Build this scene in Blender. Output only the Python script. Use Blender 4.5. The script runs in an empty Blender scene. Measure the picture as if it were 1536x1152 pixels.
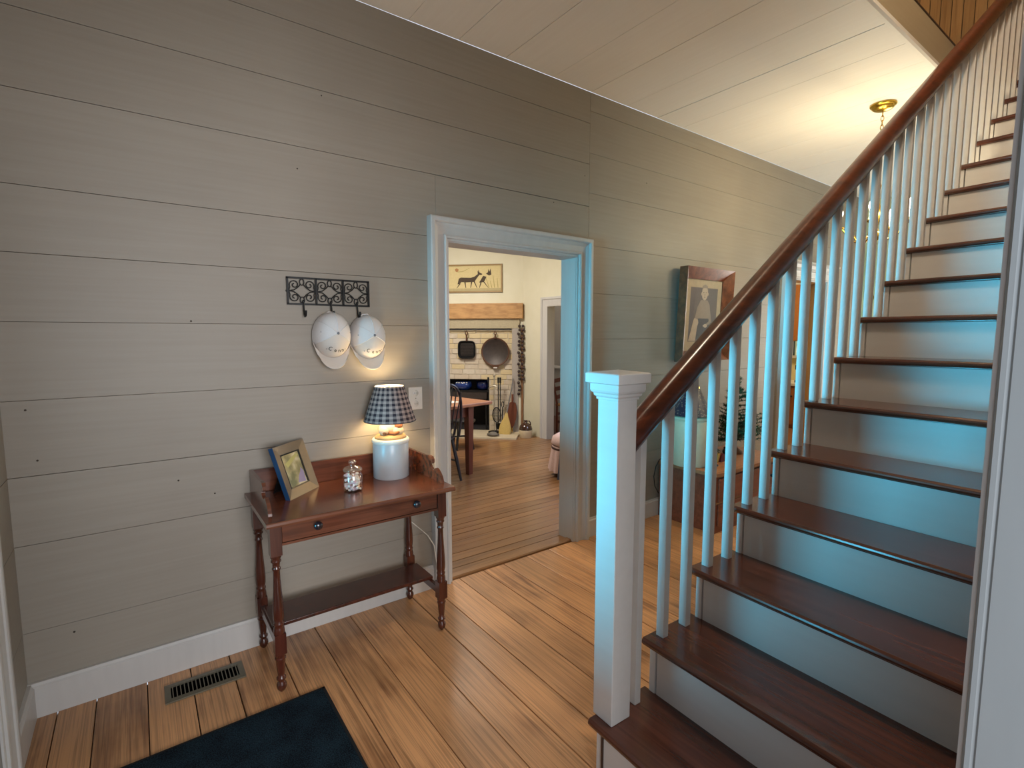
import bpy, math, random
from mathutils import Matrix, Vector
random.seed(7)
C = bpy.context.scene.collection
S = bpy.context.scene
PI = math.pi

# ------------------------------------------------------------------ camera, world, lights, exposure
cam_d = bpy.data.cameras.new('camera')
cam = bpy.data.objects.new('camera', cam_d); C.objects.link(cam)
FPX = 764.37
cam_d.sensor_fit = 'HORIZONTAL'; cam_d.sensor_width = 36.0; cam_d.lens = 36.0 * FPX / 1536.0
cam_d.clip_start = 0.02
yaw, pitch, roll = -0.6346, -0.0974, -0.0002
cam.rotation_mode = 'XYZ'
fwd = Vector((-math.sin(yaw) * math.cos(pitch), math.cos(yaw) * math.cos(pitch), math.sin(pitch)))
right = Vector((math.cos(yaw), math.sin(yaw), 0)); up = right.cross(fwd)
r2 = right * math.cos(roll) + up * math.sin(roll); u2 = -right * math.sin(roll) + up * math.cos(roll)
cam.matrix_world = Matrix(((r2.x, u2.x, -fwd.x, -0.3421), (r2.y, u2.y, -fwd.y, -2.5288), (r2.z, u2.z, -fwd.z, 1.4452), (0, 0, 0, 1)))
S.camera = cam
S.view_settings.view_transform = 'Standard'; S.view_settings.look = 'None'
S.view_settings.gamma = 1.0; S.view_settings.use_curve_mapping = False
S.view_settings.exposure = 0.1
w = bpy.data.worlds.new('world'); S.world = w; w.use_nodes = True
bg = w.node_tree.nodes['Background']; bg.inputs[0].default_value = (0.80, 0.88, 1.0, 1); bg.inputs[1].default_value = 0.9

def area(name, loc, direction, sx, sy, power, col, spread=180):
    d = bpy.data.lights.new(name, 'AREA'); d.shape = 'RECTANGLE'; d.size = sx; d.size_y = sy
    d.energy = power; d.color = col; d.spread = math.radians(spread)
    o = bpy.data.objects.new(name, d); C.objects.link(o); o.location = loc
    o.rotation_euler = Vector(direction).to_track_quat('-Z', 'Y').to_euler()
    return o
def point(name, loc, power, col, r=0.03):
    d = bpy.data.lights.new(name, 'POINT'); d.energy = power; d.color = col; d.shadow_soft_size = r
    o = bpy.data.objects.new(name, d); C.objects.link(o); o.location = loc
    return o
# daylight through the glass of the front door (left wall), deep blue from the porch sky
area('front_door_daylight', (-6.0, -0.75, 0.9), (1, 0.0, 0.03), 4.2, 2.2, 450, (0.07, 0.67, 1.0), 70)
# daylight of the front room behind the camera's doorway
area('front_room_daylight', (-0.2, -4.6, 1.5), (0.08, 1, 0.0), 1.6, 1.1, 106, (0.96, 0.97, 1.0), 180)
# kitchen: window daylight and the ceiling lamp
area('kitchen_window_daylight', (4.02, 1.05, 1.45), (-1, 0.35, -0.5), 0.9, 1.2, 30, (0.62, 0.72, 1.0), 160)
area('kitchen_ceiling_lamp', (2.2, 2.6, 2.82), (0.15, 0.1, -1), 0.7, 0.7, 62, (1.0, 0.95, 0.85), 180)
# back room beyond the second doorway, stairwell lamp
area('back_room_ceiling_lamp', (7.0, 1.2, 2.7), (0, 0, -1), 0.5, 0.5, 30, (1.0, 0.80, 0.52), 180)
area('hall_end_added_fill', (6.7, -0.95, 1.35), (-1, 0.0, 0.1), 0.7, 1.7, 34, (1.0, 0.95, 0.86), 180)  # added fill light that brightens the hall
point('upper_hall_lamp', (1.45, -2.2, 4.5), 150, (1.0, 0.86, 0.66), 0.15)

# ------------------------------------------------------------------ helpers
MW = {}
class MB:
    def __init__(s): s.v = []; s.f = []; s.sm = []
    def add(s, vs, fs, smooth=False):
        n = len(s.v); s.v += [tuple(p) for p in vs]
        for f in fs: s.f.append(tuple(n + i for i in f)); s.sm.append(smooth)
        return s
    def box(s, x0, x1, y0, y1, z0, z1):
        vs = [(x, y, z) for z in (z0, z1) for y in (y0, y1) for x in (x0, x1)]
        return s.add(vs, [(0, 2, 3, 1), (4, 5, 7, 6), (0, 1, 5, 4), (2, 6, 7, 3), (0, 4, 6, 2), (1, 3, 7, 5)])
    def obox(s, c, sz, M):
        x, y, z = [a / 2 for a in sz]
        vs = [Vector(c) + M @ Vector((i * x, j * y, k * z)) for k in (-1, 1) for j in (-1, 1) for i in (-1, 1)]
        return s.add(vs, [(0, 2, 3, 1), (4, 5, 7, 6), (0, 1, 5, 4), (2, 6, 7, 3), (0, 4, 6, 2), (1, 3, 7, 5)])
    def prism(s, poly, fn, a0, a1, smooth=False):
        """poly of (p,q); fn(p,q,a)->xyz"""
        n = len(poly)
        vs = [fn(p, q, a0) for p, q in poly] + [fn(p, q, a1) for p, q in poly]
        s.add(vs, [(i, (i + 1) % n, n + (i + 1) % n, n + i) for i in range(n)], smooth)
        s.add([fn(p, q, a0) for p, q in poly], [tuple(range(n - 1, -1, -1))])
        return s.add([fn(p, q, a1) for p, q in poly], [tuple(range(n))])
    def lathe(s, prof, c=(0, 0, 0), seg=24, M=None, sx=1, sy=1, smooth=True):
        vs = []; c = Vector(c)
        for r, z in prof:
            for k in range(seg):
                a = 2 * PI * k / seg; p = Vector((r * sx * math.cos(a), r * sy * math.sin(a), z))
                vs.append(c + (M @ p if M else p))
        fs = [(j * seg + k, j * seg + (k + 1) % seg, (j + 1) * seg + (k + 1) % seg, (j + 1) * seg + k) for j in range(len(prof) - 1) for k in range(seg)]
        s.add(vs, fs, smooth)
        n = len(prof)
        if prof[0][0] > 1e-5: s.add(vs[:seg], [tuple(range(seg - 1, -1, -1))])
        if prof[-1][0] > 1e-5: s.add(vs[-seg:], [tuple(range(seg))])
        return s
    def tube(s, pts, r, seg=8, closed=False):
        pts = [Vector(p) for p in pts]; n = len(pts)
        rs = r if isinstance(r, (list, tuple)) else [r] * n
        vs = []; prev = None
        for i, p in enumerate(pts):
            t = (pts[(i + 1) % n] - pts[i - 1]) if closed else (pts[min(i + 1, n - 1)] - pts[max(i - 1, 0)])
            if t.length < 1e-9: t = Vector((0, 0, 1))
            t.normalize()
            if prev is None:
                a = Vector((0, 0, 1)) if abs(t.z) < 0.9 else Vector((1, 0, 0))
                nrm = t.cross(a).normalized()
            else:
                nrm = (prev - t * prev.dot(t)); nrm = nrm.normalized() if nrm.length > 1e-6 else t.orthogonal().normalized()
            prev = nrm; b = t.cross(nrm)
            for k in range(seg):
                an = 2 * PI * k / seg; vs.append(p + (nrm * math.cos(an) + b * math.sin(an)) * rs[i])
        m = n if closed else n - 1
        fs = [(i * seg + k, i * seg + (k + 1) % seg, ((i + 1) % n) * seg + (k + 1) % seg, ((i + 1) % n) * seg + k) for i in range(m) for k in range(seg)]
        s.add(vs, fs, True)
        if not closed:
            s.add(vs[:seg], [tuple(range(seg - 1, -1, -1))]); s.add(vs[-seg:], [tuple(range(seg))])
        return s
    def ball(s, c, rx, ry=None, rz=None, seg=12, rings=8):
        ry = ry or rx; rz = rz or rx
        return s.lathe([(max(math.sin(PI * i / rings), 1e-6), -math.cos(PI * i / rings) * rz) for i in range(rings + 1)], c, seg, None, rx, ry)
    def mesh(s, name):
        me = bpy.data.meshes.new(name); me.from_pydata(s.v, [], s.f); me.update()
        me.polygons.foreach_set('use_smooth', s.sm)
        return me

def put(name, mb, m, parent=None, local=False, bevel=0, label=None):
    me = mb.mesh(name) if isinstance(mb, MB) else mb
    if m is not None:
        me.materials.clear(); me.materials.append(m)
    o = bpy.data.objects.new(name, me); C.objects.link(o)
    if parent is not None:
        o.parent = parent
        if not local and parent.name in MW: o.matrix_parent_inverse = MW[parent.name].inverted()
    if bevel:
        b = o.modifiers.new('bevel', 'BEVEL'); b.width = bevel; b.segments = 2; b.limit_method = 'ANGLE'
    if label: o['label'] = label
    return o
def thing(name, label, cat, loc=(0, 0, 0), rz=0, group=None):
    o = bpy.data.objects.new(name, None); C.objects.link(o); o.empty_display_size = 0.05
    o.location = loc; o.rotation_euler = (0, 0, rz); o['label'] = label; o['category'] = cat
    if group: o['group'] = group
    MW[o.name] = Matrix.Translation(loc) @ Matrix.Rotation(rz, 4, 'Z')
    return o
def tag(o, label, cat, group=None):
    o['label'] = label; o['category'] = cat
    if group: o['group'] = group
    return o
def struct(name, mb=None, m=None, bevel=0):
    if mb is None:
        o = bpy.data.objects.new(name, None); C.objects.link(o)
    else: o = put(name, mb, m, bevel=bevel)
    o['kind'] = 'structure'
    return o
def dup(root, loc, rz=None, label=None):
    r = root.copy(); C.objects.link(r); r.location = loc
    if rz is not None: r.rotation_euler = (0, 0, rz)
    if label: r['label'] = label
    for ch in list(root.children):
        c = ch.copy(); C.objects.link(c); c.parent = r
        for g in list(ch.children):
            d = g.copy(); C.objects.link(d); d.parent = c
    return r

def frame_ring(w_, h_, b_, d0, d1, d2, fn):
    m = MB()
    o = [(0, 0), (w_, 0), (w_, h_), (0, h_)]; i = [(b_, b_), (w_ - b_, b_), (w_ - b_, h_ - b_), (b_, h_ - b_)]
    vs = [fn(p, q, d0) for p, q in o] + [fn(p, q, d1) for p, q in o] + [fn(p, q, d2) for p, q in i] + [fn(p, q, d0) for p, q in i]
    fs = []
    for k in range(4):
        j = (k + 1) % 4
        fs += [(k, j, 4 + j, 4 + k), (4 + k, 4 + j, 8 + j, 8 + k), (8 + k, 8 + j, 12 + j, 12 + k), (12 + k, 12 + j, j, k)]
    return m.add(vs, fs)

# ------------------------------------------------------------------ materials
def srgb(r, g, b):
    f = lambda c: c / 12.92 if c <= 0.04045 else ((c + 0.055) / 1.055) ** 2.4
    return (f(r / 255), f(g / 255), f(b / 255), 1)
def nt(name):
    m = bpy.data.materials.new(name); m.use_nodes = True
    t = m.node_tree; return m, t, t.nodes['Principled BSDF'], t.nodes.new, t.links.new
def plain(name, col, rough=0.5, metal=0, spec=0.5, var=0.06, scale=30, bump=0.0, coat=0):
    m, t, b, N, L = nt(name)
    tc = N('ShaderNodeNewGeometry'); no = N('ShaderNodeTexNoise'); no.inputs['Scale'].default_value = scale; no.inputs['Detail'].default_value = 4
    L(tc.outputs['Position'], no.inputs['Vector'])
    hs = N('ShaderNodeHueSaturation'); hs.inputs['Color'].default_value = col
    mr = N('ShaderNodeMapRange'); mr.inputs['To Min'].default_value = 1 - var * 2; mr.inputs['To Max'].default_value = 1 + var * 2
    L(no.outputs['Fac'], mr.inputs['Value']); L(mr.outputs['Result'], hs.inputs['Value']); L(hs.outputs['Color'], b.inputs['Base Color'])
    b.inputs['Roughness'].default_value = rough; b.inputs['Metallic'].default_value = metal
    b.inputs['Specular IOR Level'].default_value = spec; b.inputs['Coat Weight'].default_value = coat
    if bump:
        bp = N('ShaderNodeBump'); bp.inputs['Strength'].default_value = bump; bp.inputs['Distance'].default_value = 0.004
        L(no.outputs['Fac'], bp.inputs['Height']); L(bp.outputs['Normal'], b.inputs['Normal'])
    return m
def wood(name, c1, c2, grain=(2, 30, 30), rough=0.4, coat=0.0, knots=0.5, rnd=1.0, bump=0.15, dark=None, streak=0.12):
    """grain: noise frequency per world axis (low along the grain)"""
    m, t, b, N, L = nt(name)
    g = N('ShaderNodeNewGeometry'); oi = N('ShaderNodeObjectInfo')
    off = N('ShaderNodeVectorMath'); off.operation = 'SCALE'; off.inputs[0].default_value = (17.3, 9.1, 23.7); L(oi.outputs['Random'], off.inputs['Scale'])
    ad = N('ShaderNodeVectorMath'); ad.operation = 'ADD'; L(g.outputs['Position'], ad.inputs[0]); L(off.outputs[0], ad.inputs[1])
    mp = N('ShaderNodeMapping'); mp.inputs['Scale'].default_value = grain; L(ad.outputs[0], mp.inputs['Vector'])
    n1 = N('ShaderNodeTexNoise'); n1.inputs['Scale'].default_value = 1.0; n1.inputs['Detail'].default_value = 6; n1.inputs['Distortion'].default_value = 0.6
    L(mp.outputs[0], n1.inputs['Vector'])
    n2 = N('ShaderNodeTexNoise'); n2.inputs['Scale'].default_value = 3.5; n2.inputs['Detail'].default_value = 3; L(ad.outputs[0], n2.inputs['Vector'])
    mx = N('ShaderNodeMath'); mx.operation = 'MULTIPLY_ADD'; mx.inputs[1].default_value = knots; L(n2.outputs['Fac'], mx.inputs[0]); L(n1.outputs['Fac'], mx.inputs[2])
    r2_ = N('ShaderNodeMath'); r2_.operation = 'MULTIPLY_ADD'; r2_.inputs[1].default_value = 0.28 * rnd; L(oi.outputs['Random'], r2_.inputs[0]); L(mx.outputs[0], r2_.inputs[2])
    mp3 = N('ShaderNodeMapping'); mp3.inputs['Scale'].default_value = tuple(k_ * 3.2 if k_ > 10 else k_ * 0.8 for k_ in grain); L(ad.outputs[0], mp3.inputs['Vector'])
    n3 = N('ShaderNodeTexNoise'); n3.inputs['Scale'].default_value = 1.0; n3.inputs['Detail'].default_value = 3; n3.inputs['Distortion'].default_value = 1.2; L(mp3.outputs[0], n3.inputs['Vector'])
    st3 = N('ShaderNodeMapRange'); st3.inputs['From Min'].default_value = 0.36; st3.inputs['From Max'].default_value = 0.56; st3.inputs['To Min'].default_value = 1 - streak; L(n3.outputs['Fac'], st3.inputs['Value'])
    n4 = N('ShaderNodeTexNoise'); n4.inputs['Scale'].default_value = 1.3; n4.inputs['Detail'].default_value = 2; L(ad.outputs[0], n4.inputs['Vector'])
    bl4 = N('ShaderNodeMapRange'); bl4.inputs['From Min'].default_value = 0.35; bl4.inputs['From Max'].default_value = 0.65; bl4.inputs['To Min'].default_value = 1 - streak * 0.9; bl4.inputs['To Max'].default_value = 1 + streak * 0.25; L(n4.outputs['Fac'], bl4.inputs['Value'])
    cr = N('ShaderNodeValToRGB'); e = cr.color_ramp.elements
    e[0].position = 0.38 + 0.5 * knots * 0.5; e[0].color = c1; e[1].position = 0.75 + 0.5 * knots * 0.8 + 0.14 * rnd; e[1].color = c2
    if dark:
        d = e.new(e[0].position * 0.72); d.color = dark
    L(r2_.outputs[0], cr.inputs['Fac'])
    hv = N('ShaderNodeHueSaturation'); pm = N('ShaderNodeMath'); pm.operation = 'MULTIPLY'; L(st3.outputs['Result'], pm.inputs[0]); L(bl4.outputs['Result'], pm.inputs[1]); L(pm.outputs[0], hv.inputs['Value'])
    L(cr.outputs['Color'], hv.inputs['Color']); L(hv.outputs['Color'], b.inputs['Base Color'])
    b.inputs['Roughness'].default_value = rough; b.inputs['Coat Weight'].default_value = coat; b.inputs['Coat Roughness'].default_value = 0.15
    bp = N('ShaderNodeBump'); bp.inputs['Strength'].default_value = bump; bp.inputs['Distance'].default_value = 0.003
    L(n1.outputs['Fac'], bp.inputs['Height']); L(bp.outputs['Normal'], b.inputs['Normal'])
    return m
def paint(name, col, col2, rough=0.55, brush=(3, 60, 60), var=0.5, bump=0.12):
    m, t, b, N, L = nt(name)
    g = N('ShaderNodeNewGeometry'); oi = N('ShaderNodeObjectInfo')
    off = N('ShaderNodeVectorMath'); off.operation = 'SCALE'; off.inputs[0].default_value = (7.3, 9.1, 3.7); L(oi.outputs['Random'], off.inputs['Scale'])
    ad = N('ShaderNodeVectorMath'); L(g.outputs['Position'], ad.inputs[0]); L(off.outputs[0], ad.inputs[1])
    mp = N('ShaderNodeMapping'); mp.inputs['Scale'].default_value = brush; L(ad.outputs[0], mp.inputs['Vector'])
    n1 = N('ShaderNodeTexNoise'); n1.inputs['Scale'].default_value = 1; n1.inputs['Detail'].default_value = 5; L(mp.outputs[0], n1.inputs['Vector'])
    n2 = N('ShaderNodeTexNoise'); n2.inputs['Scale'].default_value = 1.7; n2.inputs['Detail'].default_value = 3; L(ad.outputs[0], n2.inputs['Vector'])
    av = N('ShaderNodeMath'); av.operation = 'ADD'; L(n1.outputs['Fac'], av.inputs[0]); L(n2.outputs['Fac'], av.inputs[1])
    mr = N('ShaderNodeMapRange'); mr.inputs['From Min'].default_value = 0.6; mr.inputs['From Max'].default_value = 1.4; L(av.outputs[0], mr.inputs['Value'])
    mi = N('ShaderNodeMix'); mi.data_type = 'RGBA'; mi.inputs[6].default_value = col; mi.inputs[7].default_value = col2
    L(mr.outputs['Result'], mi.inputs['Factor']); L(mi.outputs[2], b.inputs['Base Color']); b.inputs['Roughness'].default_value = rough
    bp = N('ShaderNodeBump'); bp.inputs['Strength'].default_value = bump; bp.inputs['Distance'].default_value = 0.002
    L(n1.outputs['Fac'], bp.inputs['Height']); L(bp.outputs['Normal'], b.inputs['Normal'])
    return m
def emit(name, col, k):
    m, t, b, N, L = nt(name)
    b.inputs['Base Color'].default_value = (0.8, 0.8, 0.8, 1); b.inputs['Emission Color'].default_value = col; b.inputs['Emission Strength'].default_value = k
    return m
def bulb_mat(name, col, k):
    m, t, b, N, L = nt(name)
    em = N('ShaderNodeEmission'); em.inputs[0].default_value = col; em.inputs[1].default_value = k
    tr = N('ShaderNodeBsdfTransparent'); ad = N('ShaderNodeAddShader'); L(em.outputs[0], ad.inputs[0]); L(tr.outputs[0], ad.inputs[1]); L(ad.outputs[0], t.nodes['Material Output'].inputs[0])
    return m
def schlick(N, L, f0, f90=1.0):
    lw = N('ShaderNodeLayerWeight'); lw.inputs[0].default_value = 0.5
    p = N('ShaderNodeMath'); p.operation = 'POWER'; p.inputs[1].default_value = 4.0; L(lw.outputs['Facing'], p.inputs[0])
    q = N('ShaderNodeMath'); q.operation = 'MULTIPLY_ADD'; q.inputs[1].default_value = f90 - f0; q.inputs[2].default_value = f0; L(p.outputs[0], q.inputs[0])
    return q.outputs[0]
def pane_glass(name, tint=(1, 1, 1, 1)):
    m, t, b, N, L = nt(name)
    tr = N('ShaderNodeBsdfTransparent'); tr.inputs[0].default_value = tint; gl = N('ShaderNodeBsdfGlossy'); gl.inputs['Roughness'].default_value = 0.02
    ms = N('ShaderNodeMixShader')
    L(schlick(N, L, 0.04, 0.9), ms.inputs[0]); L(tr.outputs[0], ms.inputs[1]); L(gl.outputs[0], ms.inputs[2]); L(ms.outputs[0], t.nodes['Material Output'].inputs[0])
    return m

M_wall = paint('greige wall paint', srgb(145, 136, 124), srgb(155, 147, 135), 0.5, (2.5, 70, 70))
M_gap = plain('dark board gap', srgb(66, 56, 48), 0.9)
M_wgap = plain('painted board gap', srgb(104, 94, 84), 0.9)
M_white = paint('white trim paint', srgb(190, 187, 184), srgb(200, 197, 193), 0.4, (30, 30, 4), bump=0.08)
M_stairwhite = paint('stair white paint', srgb(196, 194, 192), srgb(204, 202, 200), 0.4, (30, 3, 30), bump=0.08)
M_ceil = paint('ceiling white paint', srgb(240, 233, 223), srgb(246, 240, 231), 0.6, (60, 2.5, 60), bump=0.06)
M_fascia = paint('stairwell tan paint', srgb(176, 158, 128), srgb(184, 168, 138), 0.5, (3, 50, 50))
M_upper = wood('upper hall boards', srgb(150, 116, 72), srgb(184, 148, 98), (40, 40, 2), 0.6, 0, 0.3, 0.6)
M_darkedge = plain('dark nosing', srgb(58, 38, 26), 0.5)
M_plaster = paint('cream plaster', srgb(214, 208, 182), srgb(220, 214, 192), 0.7, (8, 8, 8), bump=0.1)
M_yellow = paint('hall end plaster', srgb(214, 200, 150), srgb(220, 208, 160), 0.7, (8, 8, 8), bump=0.1)
M_grey = paint('grey parlour paint', srgb(170, 164, 158), srgb(176, 170, 164), 0.6, (8, 8, 8))
M_floor = wood('pine floor boards', srgb(134, 86, 54), srgb(212, 157, 108), (46, 2.2, 46), 0.34, 0.10, 0.9, 1.0, 0.25, srgb(58, 36, 22), 0.36)
M_kfloor = wood('kitchen floor boards', srgb(104, 70, 42), srgb(154, 110, 70), (2.2, 46, 46), 0.28, 0.2, 0.5, 0.9)
M_tread = wood('walnut treads', srgb(58, 32, 24), srgb(98, 56, 42), (40, 2.4, 40), 0.22, 0.35, 0.4, 0.5, 0.06)
M_rail = wood('mahogany handrail', srgb(66, 30, 18), srgb(112, 56, 34), (4, 40, 40), 0.28, 0.25, 0.4, 0.3, 0.05)
M_table = wood('cherry washstand', srgb(72, 37, 26), srgb(122, 69, 47), (2.5, 40, 40), 0.24, 0.3, 0.4, 0.35, 0.05)
M_tableleg = wood('dark cherry legs', srgb(52, 24, 18), srgb(92, 46, 32), (30, 30, 3), 0.25, 0.3, 0.4, 0.3, 0.04)
M_chest = wood('redwood chest', srgb(112, 56, 38), srgb(150, 84, 60), (3, 30, 30), 0.35, 0.1, 0.4, 0.4)
M_chesttop = wood('chest top', srgb(150, 96, 62), srgb(186, 128, 88), (2.5, 34, 34), 0.4, 0.1, 0.4, 0.3)
M_beam = wood('mantel pine', srgb(148, 102, 58), srgb(196, 150, 96), (6, 6, 22), 0.6, 0, 0.7, 0.3)
M_iron = plain('black iron', srgb(30, 30, 31), 0.45, 0.4, var=0.1)
M_cast = plain('cast iron', srgb(74, 66, 62), 0.5, 0.5, var=0.12)
M_rust = plain('seasoned iron', srgb(92, 60, 42), 0.55, 0.4, var=0.15)
M_brass = plain('polished brass', srgb(206, 170, 72), 0.22, 1.0)
M_black = plain('black satin', srgb(18, 17, 18), 0.4)
M_navy = plain('navy enamel', srgb(28, 56, 122), 0.15, coat=0.6)
M_crock = plain('stoneware glaze', srgb(184, 184, 186), 0.3, var=0.04)
M_cream = plain('cream stoneware', srgb(216, 200, 168), 0.35, var=0.05)
M_brown = plain('brown glaze', srgb(58, 30, 20), 0.12, coat=0.7)
M_ivory = plain('ivory plastic', srgb(222, 216, 206), 0.35, var=0.02)
M_pew = plain('pewter vent', srgb(112, 106, 90), 0.4, 0.5)
M_glass = pane_glass('window glass')
M_blacknavy = plain('blue black chair paint', srgb(24, 30, 48), 0.3, coat=0.3)

# ------------------------------------------------------------------ room dims
XL, YR, H = -0.744, -2.40, 3.03
X0, RUN, RISE, YS = 0.778, 0.2492, 0.19, -1.426
XE = 6.80
D1 = (0.952, 2.165, 2.0756); D2 = (4.83, 5.87, 2.115); CW = 0.122

# floor -------------------------------------------------------------
fl = struct('floor', MB().box(XL, XE, -4.2, 0.0, -0.06, -0.022), M_gap)
xs = [XL, -0.666, -0.548, -0.385, -0.233, -0.085, 0.108, 0.29, 0.466, 0.640, 0.807, 0.952, 1.128, 1.298, 1.451, 1.635, 1.821]
while xs[-1] < XE - 0.2: xs.append(xs[-1] + random.uniform(0.16, 0.2))
xs.append(XE)
for a, b in zip(xs, xs[1:]):
    g = random.uniform(0.0012, 0.003); dz = random.uniform(-0.0015, 0)
    joint = random.uniform(-3.6, -2.7)
    put('plank', MB().box(a + g, b - g, joint + 0.002, -0.003, -0.022, dz), M_floor, fl, bevel=0.0015)
    if a < 1.0: put('plank', MB().box(a + g, b - g, -4.2, joint, -0.022, dz - 0.0005), M_floor, fl, bevel=0.0015)
# kitchen floor
kf = struct('floor_kitchen', MB().box(-0.3, 4.15, 0.0, 6.0, -0.06, -0.012), M_gap)
y = 0.02
while y < 4.6:
    wv = random.choice([0.075, 0.085, 0.1, 0.115]); g = random.choice([0.001, 0.0022, 0.003])
    put('plank', MB().box(-0.3, 4.15, y + g, y + wv - g, -0.012, 0.0056 + random.uniform(-0.001, 0)), M_kfloor, kf, bevel=0.0012)
    y += wv
put('plank', MB().box(-0.3, 4.15, y, 6.0, -0.012, 0.005), M_kfloor, kf)
struct('floor_parlour', MB().box(4.15, 6.2, 0.13, 4.9, -0.05, 0.0), plain('parlour floor', srgb(96, 60, 44), 0.4))
struct('floor_back_room', MB().box(4.6, 9.0, 0.0, 2.25, -0.05, -0.001), plain('back room floor', srgb(140, 96, 60), 0.4))

# wall_back (y = 0) ---------------------------------------------------
wb = MB()
for (a, b, z0, z1) in [(XL - 0.14, D1[0] + 0.06, 0, H), (D1[0] + 0.06, D1[1] - 0.06, D1[2] - 0.06, H), (D1[1] - 0.06, D2[0] + 0.06, 0, H), (D2[0] + 0.06, D2[1] - 0.06, D2[2] - 0.06, H), (D2[1] - 0.06, XE, 0, H)]:
    wb.box(a, b, 0.02, 0.11, z0, z1)
wall_back = struct('wall_back', wb, M_wgap)
def wplank(x0, x1, z0, z1, extra=None):
    g = random.uniform(0.0004, 0.0012); m = MB()
    dy = random.uniform(0, 0.0022)
    m.box(x0 + 0.001, x1 - 0.001, dy, 0.02, z0 + g, z1 - g)
    if extra: m.box(*extra)
    put('plank', m, M_wall, wall_back, bevel=0.0008)
zl = [0.0, 0.33, 0.665, 0.924, 1.205, 1.490, 1.735, 1.972, 2.299, 2.572, 2.833, H]
XJ = 2.163
for a, b in zip(zl, zl[1:]):
    if b <= 1.98: wplank(XL - 0.018, D1[0] + 0.055, a, b)
    elif a < 2.0:
        wplank(XL - 0.018, D1[0] + 0.055, a, b, (D1[0] + 0.055, XJ - 0.001, 0.0004, 0.02, D1[2] - 0.055, b - 0.0018))
    else: wplank(XL - 0.018, XJ, a, b)
zr = [0.0, 0.25, 0.53, 0.83, 1.126, 1.411, 1.725, 2.043, 2.388, 2.645, 2.913, H]
for a, b in zip(zr, zr[1:]):
    xa = XJ if a > 2.02 else D1[1] - 0.055
    if b < 2.04:
        wplank(xa, D2[0] + 0.055, a, b); wplank(D2[1] - 0.055, XE, a, b)
    elif a < 2.04 < b:
        wplank(XJ - 0.05, D2[0] + 0.055, a, b); wplank(D2[1] - 0.055, XE, a, b)
    elif a < D2[2]:
        wplank(xa, D2[0] + 0.055, a, b, (D2[0] + 0.055, XE, 0.0004, 0.02, D2[2] - 0.05, b - 0.0018)); 
        put('plank', MB().box(D2[1] - 0.055, XE, 0.0006, 0.02, a + 0.0018, D2[2] - 0.05), M_wall, wall_back)
    else: wplank(xa, XE, a, b)
# nail heads / knots on the boards
nail = MB()
for (x, z) in [(-0.6, 0.29), (-0.68, 1.17), (-0.66, 0.98), (-0.1, 0.75), (-0.23, 0.83), (1.85, 2.28), (2.12, 2.49), (2.75, 2.55), (0.3, 2.2), (0.42, 2.55), (-0.15, 1.5)]:
    nail.lathe([(0.0001, 0), (0.004, 0), (0.003, 0.0016), (0.0001, 0.002)], (x, 0.0012, z), 8, Matrix.Rotation(PI / 2, 3, 'X'))
nn = put('nail_heads', nail, M_gap, wall_back); nn['kind'] = 'stuff'
# kitchen side plaster of the same wall
kp = MB()
for (a, b, z0, z1) in [(-0.3, D1[0] + 0.1, 0, 2.9), (D1[0] + 0.1, D1[1] - 0.1, D1[2] - 0.1, 2.9), (D1[1] - 0.1, 4.15, 0, 2.9)]: kp.box(a, b, 0.11, 0.13, z0, z1)
struct('wall_kitchen_front', kp, M_plaster)

# casings and jambs
PROF = [(0, 0), (0, 0.046), (0.006, 0.05), (0.022, 0.05), (0.028, 0.044), (0.03, 0.034), (0.04, 0.03), (0.052, 0.024), (0.088, 0.022), (0.09, 0.03), (0.098, 0.034), (0.106, 0.030), (0.108, 0.016), (0.118, 0.016), (CW, 0.012), (CW, 0)]
def casing(x0, x1, zt, fn, prof=PROF, z0=0.0):
    m = MB(); n = len(prof); vs = []
    for (wd, d) in prof:
        for (px, pz) in ((x0 + wd, z0), (x0 + wd, zt - wd), (x1 - wd, zt - wd), (x1 - wd, z0)): vs.append(fn(px, pz, d))
    fs = []
    for j in range(n - 1):
        for k in range(3): fs.append((j * 4 + k, j * 4 + k + 1, (j + 1) * 4 + k + 1, (j + 1) * 4 + k))
    m.add(vs, fs)
    m.add([vs[j * 4] for j in range(n)], [tuple(range(n))]); m.add([vs[j * 4 + 3] for j in range(n)], [tuple(range(n - 1, -1, -1))])
    return m
back_fn = lambda a, b, d: (a, -d, b)
def jamb(x0, x1, zt, y0, y1):
    return MB().box(x0 - 0.06, x0, y0, y1, 0, zt).box(x1, x1 + 0.06, y0, y1, 0, zt).box(x0 - 0.06, x1 + 0.06, y0, y1, zt, zt + 0.06)
d1 = struct('door_1')
put('casing', casing(D1[0], D1[1], D1[2], back_fn), M_white, d1)
put('jamb', jamb(D1[0] + CW + 0.004, D1[1] - CW - 0.004, D1[2] - CW - 0.004, -0.008, 0.135), M_white, d1)
put('threshold', MB().prism([(0.006, -0.02), (0.006, 0.006), (0.012, 0.013), (0.05, 0.014), (0.062, 0.0075), (0.062, -0.02)], lambda p, q, a: (a, p, q), D1[0] + CW, D1[1] - CW), M_kfloor, d1)
d2 = struct('door_2')
put('casing', casing(D2[0], D2[1], D2[2], back_fn), M_white, d2)
put('head_moulding', MB().prism([(0, 0), (0.06, 0), (0.075, 0.03), (0.10, 0.045), (0.10, 0.06), (0, 0.06)], lambda p, q, a: (a, -p, D2[2] - 0.005 + q), D2[0] - 0.03, D2[1] + 0.03), M_white, d2)
put('jamb', jamb(D2[0] + CW, D2[1] - CW, D2[2] - CW, -0.008, 0.13), paint('oak door jamb', srgb(176, 128, 72), srgb(186, 140, 84), 0.5), d2)
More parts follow.
